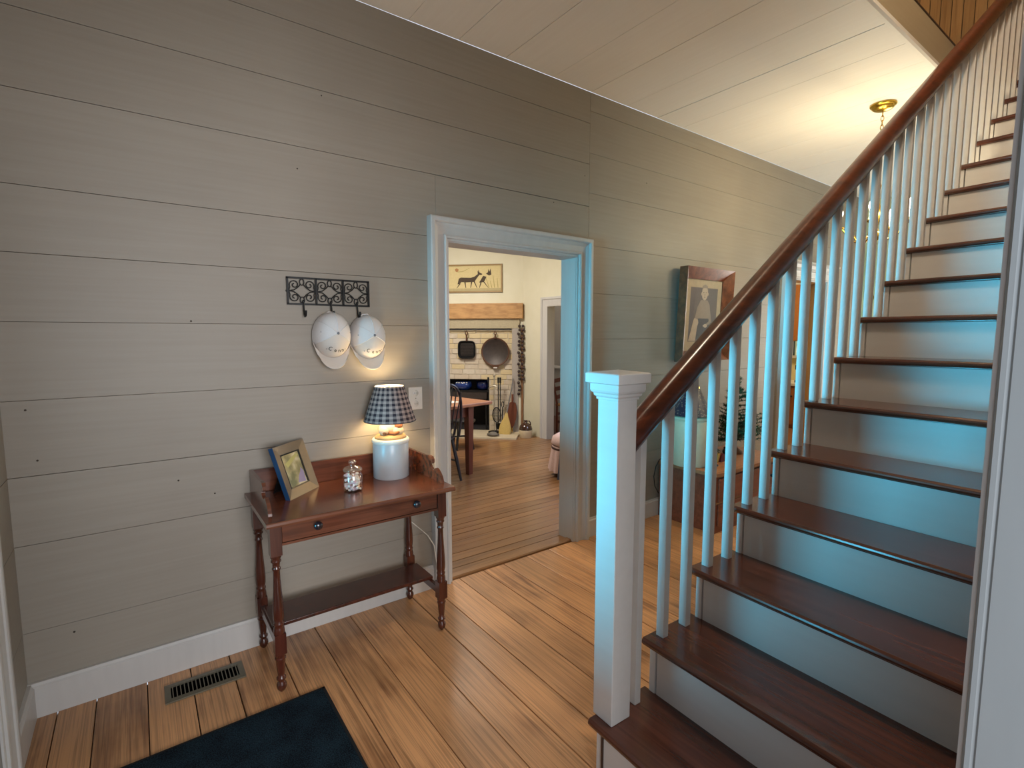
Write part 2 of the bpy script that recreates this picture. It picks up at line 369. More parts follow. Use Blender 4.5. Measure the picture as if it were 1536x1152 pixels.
bbp = [(0, 0), (0.02, 0), (0.02, 0.118), (0.014, 0.124), (0.012, 0.135), (0, 0.135)]
for n_, a, b in (('baseboard_back', XL, D1[0]), ('baseboard_back.001', D1[1], D2[0]), ('baseboard_back.002', D2[1], XE)):
    struct(n_, MB().prism(bbp, lambda p, q, t: (t, -p, q), a, b), M_white)

# left wall with the glazed front door -----------------------------------
LY0, LY1, LZ = -0.45, -1.36, 2.02       # opening
wl = MB().box(XL - 0.14, XL - 0.02, LY0, 0.02, 0, H).box(XL - 0.14, XL - 0.02, YR - 0.25, LY1, 0, H).box(XL - 0.14, XL - 0.02, LY1, LY0, LZ, H)
wall_left = struct('wall_left', wl, M_gap)
for a, b in zip(zl, zl[1:]):
    put('plank', MB().box(XL - 0.02, XL, LY0 + 0.02, -0.001, a + 0.0015, b - 0.0015), M_wall, wall_left)
    put('plank', MB().box(XL - 0.02, XL, YR, LY1 - 0.02, a + 0.0015, b - 0.0015), M_wall, wall_left)
    if b > LZ: put('plank', MB().box(XL - 0.02, XL, LY1 - 0.02, LY0 + 0.02, max(a, LZ) + 0.0015, b - 0.0015), M_wall, wall_left)
d3 = struct('door_3')
put('casing', casing(LY1 - CW, LY0 + CW, LZ + CW, lambda a, b, d: (XL + d * 0.5, a, b)), M_white, d3)
put('stile', MB().box(XL - 0.07, XL - 0.03, LY1, LY1 + 0.12, 0.01, LZ).box(XL - 0.07, XL - 0.03, LY0 - 0.12, LY0, 0.01, LZ).box(XL - 0.07, XL - 0.03, LY1 + 0.12, LY0 - 0.12, 0.01, 0.68).box(XL - 0.07, XL - 0.03, LY1 + 0.12, LY0 - 0.12, 1.86, LZ), M_white, d3)
put('pane', MB().box(XL - 0.053, XL - 0.047, LY1 + 0.12, LY0 - 0.12, 0.68, 1.86), M_glass, d3)
struct('baseboard_left', MB().prism(bbp, lambda p, q, t: (XL + p, t, q), LY0 + CW, -0.019), M_white)

# right (stair) wall, doorway the camera stands in -------------------------
JX = 0.45
wr = MB().box(JX + 0.02, XE, YR - 0.22, YR, 0, 5.6).box(XL - 0.14, JX + 0.02, YR - 0.22, YR, 2.15, 5.6).box(XL - 0.14, -0.48, YR - 0.22, YR, 0, 2.15)
struct('wall_right', wr, M_wall)
jb = [(0, -0.22), (0, -0.002), (0.0012, 0.0), (0.0005, 0.003), (0.0005, 0.008), (0.004, 0.011), (0.02, 0.011), (0.02, -0.22)]
struct('trim_1', MB().prism(jb, lambda p, q, a: (JX + p, YR + q, a), 0, 2.15), paint('shaded white jamb paint', srgb(142, 150, 154), srgb(152, 160, 164), 0.5, (20, 20, 3)))  # white jamb, its colour darkened to paint in the dimmer light there
struct('trim_2', MB().prism([(0.006, 0.0112), (0.006, 0.016), (0.02, 0.018), (0.12, 0.022), (0.13, 0.03), (0.15, 0.03), (0.15, 0.0005), (0.021, 0.0005), (0.021, 0.0112)], lambda p, q, a: (JX + p, YR + q, a), 0, 2.3), M_white)

# ceiling --------------------------------------------------------------
YO = -1.445; XO = 1.0
XTOP = 4.81
cl = struct('ceiling', MB().box(XL, XE, YO, 0.0, H + 0.02, 3.20).box(XL, XO, YR, YO, H + 0.02, 3.20).box(XTOP + 0.05, XE, YR, YO, H + 0.02, 3.20), M_gap)
cx = [XL, -0.45, -0.13, 0.2, 0.54, 0.866, 1.159, 1.47, 1.836, 2.166, 2.519, 2.85, 3.15, 3.46, 3.8, 4.2, 4.607, 4.95, 5.3, 5.65, 6.0, 6.4, XE]
for a, b in zip(cx, cx[1:]):
    y0 = YR if (b < XO + 0.2 or a > XTOP) else YO
    g = random.uniform(0.0008, 0.002)
    put('plank', MB().box(a + g, b - g, y0, -0.0005, H + random.uniform(0, 0.002), H + 0.02), M_ceil, cl, bevel=0.001)
struct('trim_3', MB().prism([(0, 0), (0.012, -0.006), (0.03, -0.006), (0.036, 0.004), (0.036, 0.02), (0, 0.02)], lambda p, q, a: (a, YO - 0.012 + p, H + q), XO, XTOP), M_ceil)
struct('trim_4', MB().box(XO, XTOP + 0.05, YO - 0.012, YO - 0.002, H + 0.02, 3.225), M_fascia)
struct('trim_5', MB().prism([(0, 0), (-0.004, 0.002), (-0.007, 0.014), (-0.004, 0.026), (0, 0.03)], lambda p, q, a: (a, YO - 0.002 + p, 3.225 + q), XO, XTOP + 0.05), M_darkedge)
# upper hall
struct('floor_upper', MB().box(XL, 6.0, YO, 0.0, 3.20, 3.25).box(XTOP + 0.03, 6.0, YR, YO, 3.20, 3.229), M_tread)
wu = struct('wall_upper_back', MB().box(6.012, 6.1, YR, 0.1, 3.2, 5.6), M_gap)
y = YR
while y < 0.05:
    put('plank', MB().box(6.0, 6.012, y + 0.003, y + 0.082, 3.23, 5.6), M_upper, wu, bevel=0.002); y += 0.085
wus = struct('wall_upper_side', MB().box(XL, 6.0, 0.012, 0.1, 3.2, 5.6), M_gap)
x = 1.2
while x < 5.98:
    put('plank', MB().box(x + 0.003, x + 0.082, 0.0, 0.012, 3.25, 5.6), M_upper, wus, bevel=0.002); x += 0.085
struct('wall_upper_left', MB().box(0.9, 1.0, YR, 0.0, 3.25, 5.6), M_upper)
struct('ceiling_upper', MB().box(0.9, 6.1, YR - 0.1, 0.1, 5.6, 5.7), M_ceil)
# hall end
struct('wall_far', MB().box(XE, XE + 0.1, YR, 0.1, 0, H), M_yellow)

# ------------------------------------------------------------------ staircase
SA = -0.0303; SPX = 0.823; RUNL, RISEL, YSL = 0.2529, 0.191, -1.4243      # the flight stands 1.7 degrees off the wall line
st = thing('staircase', 'white staircase with dark wood treads, square balusters and a square newel post', 'staircase', (SPX, 0, 0), SA)
NT = 17
yright = lambda x: (YR + 0.002) + 0.0303 * x
def nose_prof(x0, x1, z1, t=0.03):
    n = [(x1, z1 - t), (x1, z1), (x0 + 0.008, z1)]
    for k in range(1, 6):
        a = PI / 2 + PI * k / 6; n.append((x0 + 0.013 + 0.013 * math.cos(a), z1 - 0.013 + 0.013 * math.sin(a)))
    n += [(x0 + 0.006, z1 - 0.026), (x0 + 0.022, z1 - t)]
    return n
for i in range(1, NT + 1):
    xa = RUNL * (i - 1); z1 = i * RISEL; xb = xa + RUNL + 0.024
    if i == NT: xb = xa + 0.3
    put('tread', MB().prism(nose_prof(xa, xb, z1), lambda p, q, a: (p, a, q), YSL, yright(xb)), M_tread, st, True, bevel=0.002)
    put('riser', MB().box(xa + 0.022, xa + 0.042, yright(xb), YSL - 0.052, (i - 1) * RISEL, z1 - 0.03), M_stairwhite, st, True)
m = MB()
for i in range(1, NT + 1):
    xa = RUNL * (i - 1) + 0.02; zb = max(0.0, (i - 2.2) * RISEL)
    m.box(xa, xa + RUNL, YSL - 0.046, YSL - 0.022, zb, i * RISEL - 0.031)
put('stringer', m, M_stairwhite, st, True)
put('stringer_bead', MB().box(0.016, 0.03, YSL - 0.051, YSL - 0.046, 0, RISEL - 0.031), M_darkedge, st, True)
ncx, ncy = 0.077, -1.454
nw = put('newel_post', MB().box(ncx - 0.0425, ncx + 0.0425, ncy - 0.0425, ncy + 0.0425, RISEL + 0.0005, 1.27), M_stairwhite, st, True, bevel=0.003)
capp = [(0.0425, 1.244), (0.0465, 1.244), (0.0465, 1.252), (0.052, 1.256), (0.053, 1.264), (0.058, 1.268), (0.0605, 1.274), (0.0605, 1.294), (0.071, 1.297), (0.071, 1.325), (0.067, 1.328), (0.0, 1.336)]
mcap = MB(); R4 = Matrix.Rotation(PI / 4, 3, 'Z')
mcap.lathe([(r * math.sqrt(2), z) for r, z in capp], (ncx, ncy, 0), 4, R4, smooth=False)
put('cap', mcap, M_stairwhite, nw, True, bevel=0.0015)
RAX, RAZ, RS = 0.1635, 1.134, 0.7225
railz = lambda xx: RAZ + RS * (xx - RAX)
for i in range(1, NT + 1):
    for off in (0.0570, 0.182):
        if i == 1 and off < 0.1: continue
        if i == NT and off > 0.1: continue
        xx = RUNL * (i - 1) + off - (0.010 if i == 1 else 0)
        put('baluster', MB().box(xx, xx + 0.027, -1.471, -1.440, i * RISEL, railz(xx + 0.013) - 0.03), M_stairwhite, st, True, bevel=0.0012)
sec = []
for k in range(20):
    a = 2 * PI * k / 20; cc, ss = math.cos(a), math.sin(a)
    yy = 0.036 * (abs(cc) ** 0.75) * (1 if cc > 0 else -1); zz = 0.048 * (abs(ss) ** 0.8) * (1 if ss > 0 else -1)
    if zz < -0.02: yy *= 0.72
    sec.append((yy, zz))
th = math.atan(RS)
mr_ = MB(); n = len(sec); vs = []
for xx in (ncx + 0.042, 4.5):
    for (yy, zz) in sec: vs.append((xx, -1.4555 + yy, railz(xx) + zz / math.cos(th)))
mr_.add(vs, [(k, (k + 1) % n, n + (k + 1) % n, n + k) for k in range(n)], True)
mr_.add(vs[:n], [tuple(range(n - 1, -1, -1))]); mr_.add(vs[n:], [tuple(range(n))])
put('handrail', mr_, M_rail, st, True)

# ------------------------------------------------------------------ rug, vent, outlet
def rug_mat():
    m, t, b, N, L = nt('navy rug pile')
    g = N('ShaderNodeNewGeometry'); n1 = N('ShaderNodeTexNoise'); n1.inputs['Scale'].default_value = 260; n1.inputs['Detail'].default_value = 2; L(g.outputs['Position'], n1.inputs['Vector'])
    n2 = N('ShaderNodeTexNoise'); n2.inputs['Scale'].default_value = 9; L(g.outputs['Position'], n2.inputs['Vector'])
    ad = N('ShaderNodeMath'); ad.operation = 'MULTIPLY_ADD'; ad.inputs[1].default_value = 0.35; L(n2.outputs['Fac'], ad.inputs[0]); L(n1.outputs['Fac'], ad.inputs[2])
    cr = N('ShaderNodeValToRGB'); e = cr.color_ramp.elements
    e[0].position = 0.55; e[0].color = srgb(10, 14, 22); e[1].position = 0.95; e[1].color = srgb(40, 62, 74)
    L(ad.outputs[0], cr.inputs[0]); L(cr.outputs[0], b.inputs['Base Color']); b.inputs['Roughness'].default_value = 0.95; b.inputs['Specular IOR Level'].default_value = 0.1
    bp = N('ShaderNodeBump'); bp.inputs['Strength'].default_value = 0.8; bp.inputs['Distance'].default_value = 0.004; L(n1.outputs['Fac'], bp.inputs['Height']); L(bp.outputs[0], b.inputs['Normal'])
    return m
rug = thing('rug', 'dark navy speckled rug on the wide plank floor', 'rug', (-0.2, -1.0, 0))
put('pile', MB().box(-0.70, 0.19, -1.75, -0.505, 0.0, 0.012), rug_mat(), rug, bevel=0.004)
bind = MB()
for (a, b, c, d) in ((-0.708, 0.198, -0.505, -0.495), (-0.708, 0.198, -1.76, -1.75), (-0.708, -0.70, -1.75, -0.505), (0.19, 0.20, -1.76, -0.495)): bind.box(a, b, c, d, 0, 0.009)
put('binding', bind, plain('black binding', srgb(12, 13, 16), 0.9), rug)
vt = thing('floor_vent', 'pewter floor vent with narrow slots let into the boards beside the white baseboard', 'vent', (-0.187, -0.162, 0))
vx0, vx1, vy0, vy1 = -0.33, -0.046, -0.226, -0.102
put('frame', frame_ring(vx1 - vx0, vy1 - vy0, 0.021, 0.0, 0.006, 0.0075, lambda a, b, d: (vx0 + a, vy0 + b, d)), M_pew, vt)
put('duct_shade', MB().box(vx0 + 0.019, vx1 - 0.019, vy0 + 0.019, vy1 - 0.019, -0.003, 0.0008), plain('duct black', srgb(6, 6, 6), 0.9, spec=0.0), vt)  # flat black sheet over the planks, paints the shade inside the vent
for k in range(18):
    xx = vx0 + 0.021 + (k + 0.5) * (vx1 - vx0 - 0.042) / 18
    put('slat', MB().box(xx - 0.0017, xx + 0.0017, vy0 + 0.02, vy1 - 0.02, 0.001, 0.0066), M_pew, vt)
ot = thing('outlet', 'ivory wall outlet plate on the board wall beside the door casing', 'outlet', (0.866, 0, 1.097))
put('plate', MB().box(0.826, 0.906, -0.006, 0.0022, 1.037, 1.160), M_ivory, ot, bevel=0.003)
for zz in (1.127, 1.07):
    so = put('socket', MB().lathe([(0.0001, 0), (0.017, 0), (0.0165, 0.0016), (0.0001, 0.002)], (0.866, -0.0055, zz), 16, Matrix.Rotation(PI / 2, 3, 'X')), M_ivory, ot)
    put('slot', MB().box(0.859, 0.861, -0.0086, -0.006, zz - 0.004, zz + 0.005).box(0.871, 0.873, -0.0086, -0.006, zz - 0.004, zz + 0.005), M_black, so)
put('screw', MB().ball((0.866, -0.0065, 1.0985), 0.003, 0.0015, 0.003, 8, 6), M_pew, ot)

# ------------------------------------------------------------------ washstand
TZ = 0.73
ws = thing('washstand', 'cherry washstand table with turned legs, low gallery and one long drawer against the wall', 'table', (0.43, -0.24, 0))
tp = [(-0.482, TZ - 0.02), (-0.486, TZ - 0.012), (-0.482, TZ - 0.002), (-0.478, TZ), (-0.006, TZ), (-0.006, TZ - 0.02)]
put('tabletop', MB().prism(tp, lambda p, q, a: (a, p, q), 0.014, 0.832), M_table, ws, bevel=0.0015)
GX0, GX1 = 0.052, 0.806
put('gallery_back', MB().box(GX0, GX1, -0.03, -0.014, TZ, TZ + 0.105), M_table, ws, bevel=0.002)
gp = [(-0.014, 0), (-0.014, 0.105), (-0.2, 0.105), (-0.245, 0.108), (-0.275, 0.112)]
for k in range(1, 9):
    a = PI / 2 + 1.35 * PI * k / 8
    gp.append((-0.285 + 0.018 * math.cos(a), 0.094 + 0.018 * math.sin(a)))
for k in range(6):
    a = PI * 0.75 + PI * 0.9 * k / 5
    gp.append((-0.268 + 0.02 * math.cos(a + 0.9), 0.068 + 0.018 * math.sin(a + 0.9)))
gp = [(-0.014, 0), (-0.014, 0.105), (-0.215, 0.105), (-0.262, 0.112), (-0.288, 0.11), (-0.302, 0.098), (-0.302, 0.082), (-0.292, 0.074), (-0.284, 0.078), (-0.286, 0.088), (-0.279, 0.09), (-0.272, 0.08), (-0.274, 0.066), (-0.284, 0.056), (-0.3, 0.05), (-0.318, 0.05), (-0.326, 0.056), (-0.336, 0.062), (-0.35, 0.058), (-0.37, 0.046), (-0.386, 0.03), (-0.396, 0.01), (-0.398, 0)]
for xx in (GX0 - 0.014, GX1):
    put('gallery_side', MB().prism(gp, lambda p, q, a: (a, p, TZ + q), xx, xx + 0.014), M_table, ws)
def leg_mb(x, y):
    m = MB(); h = 0.0215
    m.box(x - h, x + h, y - h, y + h, 0.575, TZ - 0.02)
    P = [(0.021, 0.575), (0.021, 0.566), (0.016, 0.560), (0.0195, 0.552), (0.0195, 0.548), (0.0145, 0.543), (0.014, 0.525), (0.0165, 0.522), (0.0165, 0.517), (0.013, 0.512), (0.0135, 0.48), (0.016, 0.43), (0.0195, 0.38), (0.0212, 0.34), (0.0205, 0.315), (0.017, 0.298), (0.0205, 0.293), (0.0205, 0.287), (0.017, 0.283), (0.020, 0.274), (0.0215, 0.262), (0.0215, 0.25)]
    m.lathe(P, (x, y, 0), 16)
    m.box(x - h, x + h, y - h, y + h, 0.165, 0.25)
    P = [(0.0215, 0.165), (0.021, 0.156), (0.0185, 0.152), (0.0215, 0.147), (0.0215, 0.142), (0.0185, 0.137), (0.0175, 0.12), (0.0145, 0.085), (0.012, 0.068), (0.0185, 0.062), (0.0185, 0.056), (0.012, 0.051), (0.013, 0.044), (0.0185, 0.035), (0.0195, 0.026), (0.017, 0.014), (0.010, 0.004), (0.006, 0.0)]
    return m.lathe(P, (x, y, 0), 16)
lx0, lx1, ly0, ly1 = 0.056, 0.790, -0.408, -0.048
for x in (lx0, lx1):
    for y in (ly0, ly1): put('leg', leg_mb(x, y), M_tableleg, ws)
put('apron', MB().box(lx0, lx0 + 0.018, ly0, ly1, 0.612, TZ - 0.02).box(lx1 - 0.018, lx1, ly0, ly1, 0.612, TZ - 0.02).box(lx0, lx1, ly1 - 0.01, ly1 + 0.01, 0.612, TZ - 0.02).box(lx0 + 0.0215, lx1 - 0.0215, ly0 - 0.016, ly0, 0.612, 0.622).box(lx0 + 0.0215, lx1 - 0.0215, ly0 - 0.016, ly0, TZ - 0.028, TZ - 0.02), M_table, ws)
dr = put('drawer', MB().box(lx0 + 0.024, lx1 - 0.024, ly0 - 0.014, ly0, 0.624, TZ - 0.03), M_table, ws, bevel=0.0015)
for x in (0.215, 0.655):
    put('knob', MB().lathe([(0.008, 0), (0.008, 0.008), (0.0155, 0.013), (0.018, 0.02), (0.0155, 0.027), (0.008, 0.031), (0.0001, 0.032)], (x, ly0 - 0.013, 0.668), 18, Matrix.Rotation(PI / 2, 3, 'X')), plain('dark knob', srgb(40, 32, 36), 0.2, coat=0.4), dr, label='dark round drawer knob')
for x in (lx0, lx1): put('stretcher', MB().box(x - 0.010, x + 0.010, ly0 + 0.02, ly1 - 0.02, 0.176, 0.212), M_tableleg, ws, bevel=0.002)
put('shelf', MB().box(lx0 - 0.004, lx1 + 0.012, -0.30, -0.115, 0.212, 0.228), M_tableleg, ws, bevel=0.003)

# ------------------------------------------------------------------ table lamp on the washstand
LC = (0.664, -0.13)
lampT = thing('table_lamp', 'lit lamp with plaid shade and grey crock base topped by a curled white cat', 'lamp', (LC[0], LC[1], TZ))
put('crock', MB().lathe([(0.084, 0), (0.088, 0.004), (0.088, 0.170), (0.086, 0.174), (0.0865, 0.176), (0.091, 0.180), (0.091, 0.19), (0.086, 0.196), (0.06, 0.197), (0.0001, 0.197)], (0, 0, 0), 40), M_crock, lampT, local=True)
put('rim', MB().lathe([(0.0885, 0.176), (0.0922, 0.181), (0.0922, 0.191), (0.087, 0.1975), (0.080, 0.1985), (0.078, 0.196)], (0, 0, 0), 40), M_ivory, lampT, local=True)
mc = MB().lathe([(0.076, 0.197), (0.079, 0.203), (0.07, 0.214), (0.05, 0.218), (0.0001, 0.219)], (0, 0, 0), 28, None, 1, 0.9)
put('cushion', mc, plain('tan wicker', srgb(186, 150, 104), 0.7, scale=160, bump=0.5), lampT, local=True)
cat_m = plain('white cat fur', srgb(190, 172, 148), 0.7, var=0.05)
cat_b = plain('brown cat fur', srgb(130, 76, 40), 0.7, var=0.15)
ca = put('cat', MB().ball((-0.012, 0.0, 0.245), 0.05, 0.04, 0.032, 16, 10).ball((0.026, -0.03, 0.235), 0.032, 0.026, 0.024, 14, 8).ball((-0.04, -0.015, 0.238), 0.026, 0.03, 0.024), cat_m, lampT, local=True, label='curled white cat figure')
put('head', MB().ball((0.03, -0.034, 0.262), 0.021, 0.02, 0.018).lathe([(0.007, 0), (0.0001, 0.015)], (0.018, -0.03, 0.275), 6).lathe([(0.007, 0), (0.0001, 0.015)], (0.042, -0.032, 0.274), 6), cat_b, ca, local=True)
tail = [(-0.05 + 0.1 * k / 8, -0.042 + 0.012 * math.sin(k), 0.228 + 0.003 * math.sin(k * 1.3)) for k in range(9)]
put('tail', MB().tube(tail, 0.009), cat_b, ca, local=True)
put('stem', MB().tube([(0, 0.01, 0.25), (0, 0.0, 0.34)], 0.007).lathe([(0.014, 0.31), (0.014, 0.345), (0.012, 0.348)], (0, 0, 0), 14), M_brass, lampT, local=True)
put('bulb', MB().ball((0, 0, 0.395), 0.024, 0.024, 0.03), bulb_mat('warm bulb', (1.0, 0.80, 0.5, 1), 6), lampT, local=True)
point('table_lamp_light', (LC[0], LC[1], TZ + 0.395), 4.2, (1.0, 0.76, 0.42), 0.03)
def plaid_mat(name, ca_, cb_, na, nz, transl=0.35):
    m, t, b, N, L = nt(name)
    tc = N('ShaderNodeTexCoord'); sx = N('ShaderNodeSeparateXYZ'); L(tc.outputs['Object'], sx.inputs[0])
    at = N('ShaderNodeMath'); at.operation = 'ARCTAN2'; L(sx.outputs[1], at.inputs[0]); L(sx.outputs[0], at.inputs[1])
    def stripe(src, k):
        a = N('ShaderNodeMath'); a.operation = 'MULTIPLY'; a.inputs[1].default_value = k; L(src, a.inputs[0])
        f = N('ShaderNodeMath'); f.operation = 'FRACT'; L(a.outputs[0], f.inputs[0])
        g = N('ShaderNodeMath'); g.operation = 'GREATER_THAN'; g.inputs[1].default_value = 0.5; L(f.outputs[0], g.inputs[0])
        return g.outputs[0]
    s1 = stripe(at.outputs[0], na / (2 * PI)); s2 = stripe(sx.outputs[2], nz)
    ad = N('ShaderNodeMath'); ad.operation = 'ADD'; L(s1, ad.inputs[0]); L(s2, ad.inputs[1])
    no = N('ShaderNodeTexNoise'); no.inputs['Scale'].default_value = 300; L(tc.outputs['Object'], no.inputs['Vector'])
    hf = N('ShaderNodeMath'); hf.operation = 'MULTIPLY_ADD'; hf.inputs[1].default_value = 0.46; L(ad.outputs[0], hf.inputs[0])
    nm = N('ShaderNodeMath'); nm.operation = 'MULTIPLY_ADD'; nm.inputs[1].default_value = 0.3; nm.inputs[2].default_value = -0.11; L(no.outputs['Fac'], nm.inputs[0]); L(nm.outputs[0], hf.inputs[2])
    mi = N('ShaderNodeMix'); mi.data_type = 'RGBA'; mi.inputs[6].default_value = ca_; mi.inputs[7].default_value = cb_; L(hf.outputs[0], mi.inputs['Factor'])
    L(mi.outputs[2], b.inputs['Base Color']); b.inputs['Roughness'].default_value = 0.85
    tr = N('ShaderNodeBsdfTranslucent'); L(mi.outputs[2], tr.inputs[0]); ms = N('ShaderNodeMixShader'); ms.inputs[0].default_value = transl
    L(b.outputs[0], ms.inputs[1]); L(tr.outputs[0], ms.inputs[2]); L(ms.outputs[0], t.nodes['Material Output'].inputs[0])
    return m
shade = put('lamp_shade', MB().lathe([(0.125, 0.285), (0.127, 0.287), (0.0725, 0.458), (0.0705, 0.459)], (0, 0, 0), 48), plaid_mat('plaid shade cloth', srgb(212, 190, 182), srgb(50, 42, 58), 22, 42, 0.48), lampT, local=True)
shade.data.polygons[-1].use_smooth = False
# open ends: drop the cap faces of the shade
def open_ends(o, ncap=2):
    me = o.data; import bmesh
    bm = bmesh.new(); bm.from_mesh(me)
    big = [f for f in bm.faces if len(f.verts) > 8]
    bmesh.ops.delete(bm, geom=big, context='FACES'); bm.to_mesh(me); bm.free()
open_ends(shade)
lin = put('lining', MB().lathe([(0.1235, 0.285), (0.0695, 0.459)], (0, 0, 0), 48), plain('white lining', srgb(236, 230, 216), 0.8), shade, local=True); open_ends(lin)
put('trim_band', MB().tube([(0.1265 * math.cos(2 * PI * k / 40), 0.1265 * math.sin(2 * PI * k / 40), 0.286) for k in range(40)], 0.0022, 6, True), plain('navy band', srgb(28, 28, 48), 0.8), shade, local=True)
put('spider', MB().tube([(-0.07, 0, 0.452), (0.07, 0, 0.452)], 0.0016, 6).tube([(0, -0.07, 0.452), (0, 0.07, 0.452)], 0.0016, 6).tube([(0, 0, 0.40), (0, 0, 0.462)], 0.003, 6), M_brass, shade, local=True)
cord = [(0.70, -0.012, 0.55), (0.82, -0.012, 0.42), (0.86, -0.012, 0.38), (0.90, -0.055, 0.335), (0.935, -0.06, 0.27), (0.944, -0.06, 0.2), (0.96, -0.062, 0.05), (0.99, -0.066, 0.012)]
tag(put('lamp_cord', MB().tube([(0.70, -0.002, 0.60)] + cord, 0.0028, 6), M_ivory), 'white lamp cord drooping along the wall behind the washstand legs', 'cord')

# ------------------------------------------------------------------ jar and photo frame on the washstand
JC = (0.422, -0.262)
jar = thing('candy_jar', 'small lidded glass apothecary jar of wrapped sweets on the washstand', 'jar', (JC[0], JC[1], TZ))
def clear_glass(name):
    m, t, b, N, L = nt(name)
    tr = N('ShaderNodeBsdfTransparent'); tr.inputs[0].default_value = (0.97, 0.97, 0.97, 1); gl = N('ShaderNodeBsdfGlossy'); gl.inputs['Roughness'].default_value = 0.05
    ms = N('ShaderNodeMixShader')
    L(schlick(N, L, 0.14, 0.8), ms.inputs[0]); L(tr.outputs[0], ms.inputs[1]); L(gl.outputs[0], ms.inputs[2]); L(ms.outputs[0], t.nodes['Material Output'].inputs[0])
    return m
M_clear = clear_glass('clear jar glass')
put('body', MB().lathe([(0.036, 0), (0.040, 0.003), (0.042, 0.01), (0.042, 0.075), (0.038, 0.083), (0.035, 0.088), (0.039, 0.092), (0.039, 0.096)], (0, 0, 0), 28), M_clear, jar, local=True)
put('lid', MB().lathe([(0.041, 0.096), (0.043, 0.099), (0.042, 0.105), (0.034, 0.113), (0.016, 0.119), (0.012, 0.123), (0.016, 0.129), (0.018, 0.136), (0.014, 0.143), (0.0001, 0.146)], (0, 0, 0), 28), M_clear, jar, local=True)
for k in range(7):
    z = 0.016 + k * 0.0095
    put('ridge', MB().tube([(0.0425 * math.cos(2 * PI * j / 24), 0.0425 * math.sin(2 * PI * j / 24), z) for j in range(24)], 0.0012, 5, True), M_clear, jar, local=True) if k % 3 == 0 else None
sw_cols = [srgb(226, 214, 214), srgb(214, 180, 186), srgb(232, 226, 216), srgb(196, 150, 120)]
swm = MB()
for k in range(90):
    a = random.uniform(0, 2 * PI); r = 0.034 * math.sqrt(random.random()); z = 0.008 + 0.07 * (k / 90)
    swm.obox((JC[0] + r * math.cos(a), JC[1] + r * math.sin(a), TZ + z), (0.014, 0.010, 0.008), Matrix.Rotation(random.uniform(0, 3), 3, 'Z') @ Matrix.Rotation(random.uniform(-0.8, 0.8), 3, 'X'))
def speckle(name, cols, scale):
    m, t, b, N, L = nt(name)
    g = N('ShaderNodeNewGeometry'); v = N('ShaderNodeTexVoronoi'); v.inputs['Scale'].default_value = scale; L(g.outputs['Position'], v.inputs['Vector'])
    sc = N('ShaderNodeSeparateColor'); L(v.outputs['Color'], sc.inputs[0]); cr = N('ShaderNodeValToRGB'); cr.color_ramp.interpolation = 'CONSTANT'
    e = cr.color_ramp.elements; e[0].color = cols[0]; e[1].position = 1 / len(cols); e[1].color = cols[1]
    for k in range(2, len(cols)): q = e.new(k / len(cols)); q.color = cols[k]
    L(sc.outputs[0], cr.inputs[0]); L(cr.outputs[0], b.inputs['Base Color']); b.inputs['Roughness'].default_value = 0.4
    return m
sw = put('wrapped_sweets', swm, speckle('sweet wrappers', sw_cols, 70)); sw['kind'] = 'stuff'; tag(sw, 'pale wrapped sweets filling the glass jar', 'sweets')

FA = math.radians(41.4)
fr_ = thing('photo_frame', 'tilted pewter photo frame with blue edges leaning at the gallery end of the washstand', 'picture frame', (0.157, -0.238, TZ), FA)
FW, FH, TI = 0.213, 0.24, math.radians(19)
ft = lambda a, b, d: (a, b * math.sin(TI) - d * math.cos(TI), b * math.cos(TI) + d * math.sin(TI))   # d towards the viewer
ft0 = lambda a, b, d: tuple(Vector(ft(a, b, d)) + Vector((0, 0.018, 0.0052)))
ft = ft0 if False else ft
FB = 0.046
put('moulding', frame_ring(FW, FH, FB, -0.022, 0.0, -0.010, ft), plain('pewter frame', srgb(128, 116, 100), 0.4, 0.3, var=0.05), fr_, local=True)
put('edge', frame_ring(FW + 0.001, FH + 0.001, 0.002, -0.0225, -0.0008, -0.0008, lambda a, b, d: ft(a - 0.0005, b - 0.0005, d)), plain('dark blue frame edge', srgb(30, 66, 104), 0.3), fr_, local=True, label='dark blue frame edge')
put('lip', frame_ring(FW - 2 * FB + 0.01, FH - 2 * FB + 0.01, 0.006, -0.018, -0.008, -0.010, lambda a, b, d: ft(a + FB - 0.005, b + FB - 0.005, d)), M_black, fr_, local=True)
def photo_mat():
    m, t, b, N, L = nt('snapshot print')
    tc = N('ShaderNodeTexCoord'); n1 = N('ShaderNodeTexNoise'); n1.inputs['Scale'].default_value = 16; n1.inputs['Detail'].default_value = 3; L(tc.outputs['Object'], n1.inputs['Vector'])
    cr = N('ShaderNodeValToRGB'); e = cr.color_ramp.elements; e[0].position = 0.35; e[0].color = srgb(120, 118, 84); e[1].position = 0.68; e[1].color = srgb(214, 206, 178)
    q = e.new(0.5); q.color = srgb(168, 160, 118); L(n1.outputs['Fac'], cr.inputs[0]); L(cr.outputs[0], b.inputs['Base Color']); b.inputs['Roughness'].default_value = 0.25
    return m
ph = put('print', MB().prism([(FB, FB), (FW - FB, FB), (FW - FB, FH - FB), (FB, FH - FB)], ft, -0.02, -0.014), photo_mat(), fr_, local=True)
put('figure', MB().prism([(0.105, 0.056), (0.158, 0.05), (0.162, 0.10), (0.15, 0.118), (0.14, 0.10), (0.122, 0.085)], ft, -0.014, -0.0135), plain('lilac figure', srgb(140, 132, 168), 0.4), ph, local=True)
put('path', MB().prism([(0.06, 0.155), (0.15, 0.188), (0.162, 0.178), (0.07, 0.135)], ft, -0.014, -0.0136), plain('yellow green field', srgb(176, 172, 104), 0.4), ph, local=True)
M_leg = Matrix.Rotation(math.radians(-24), 3, 'X')
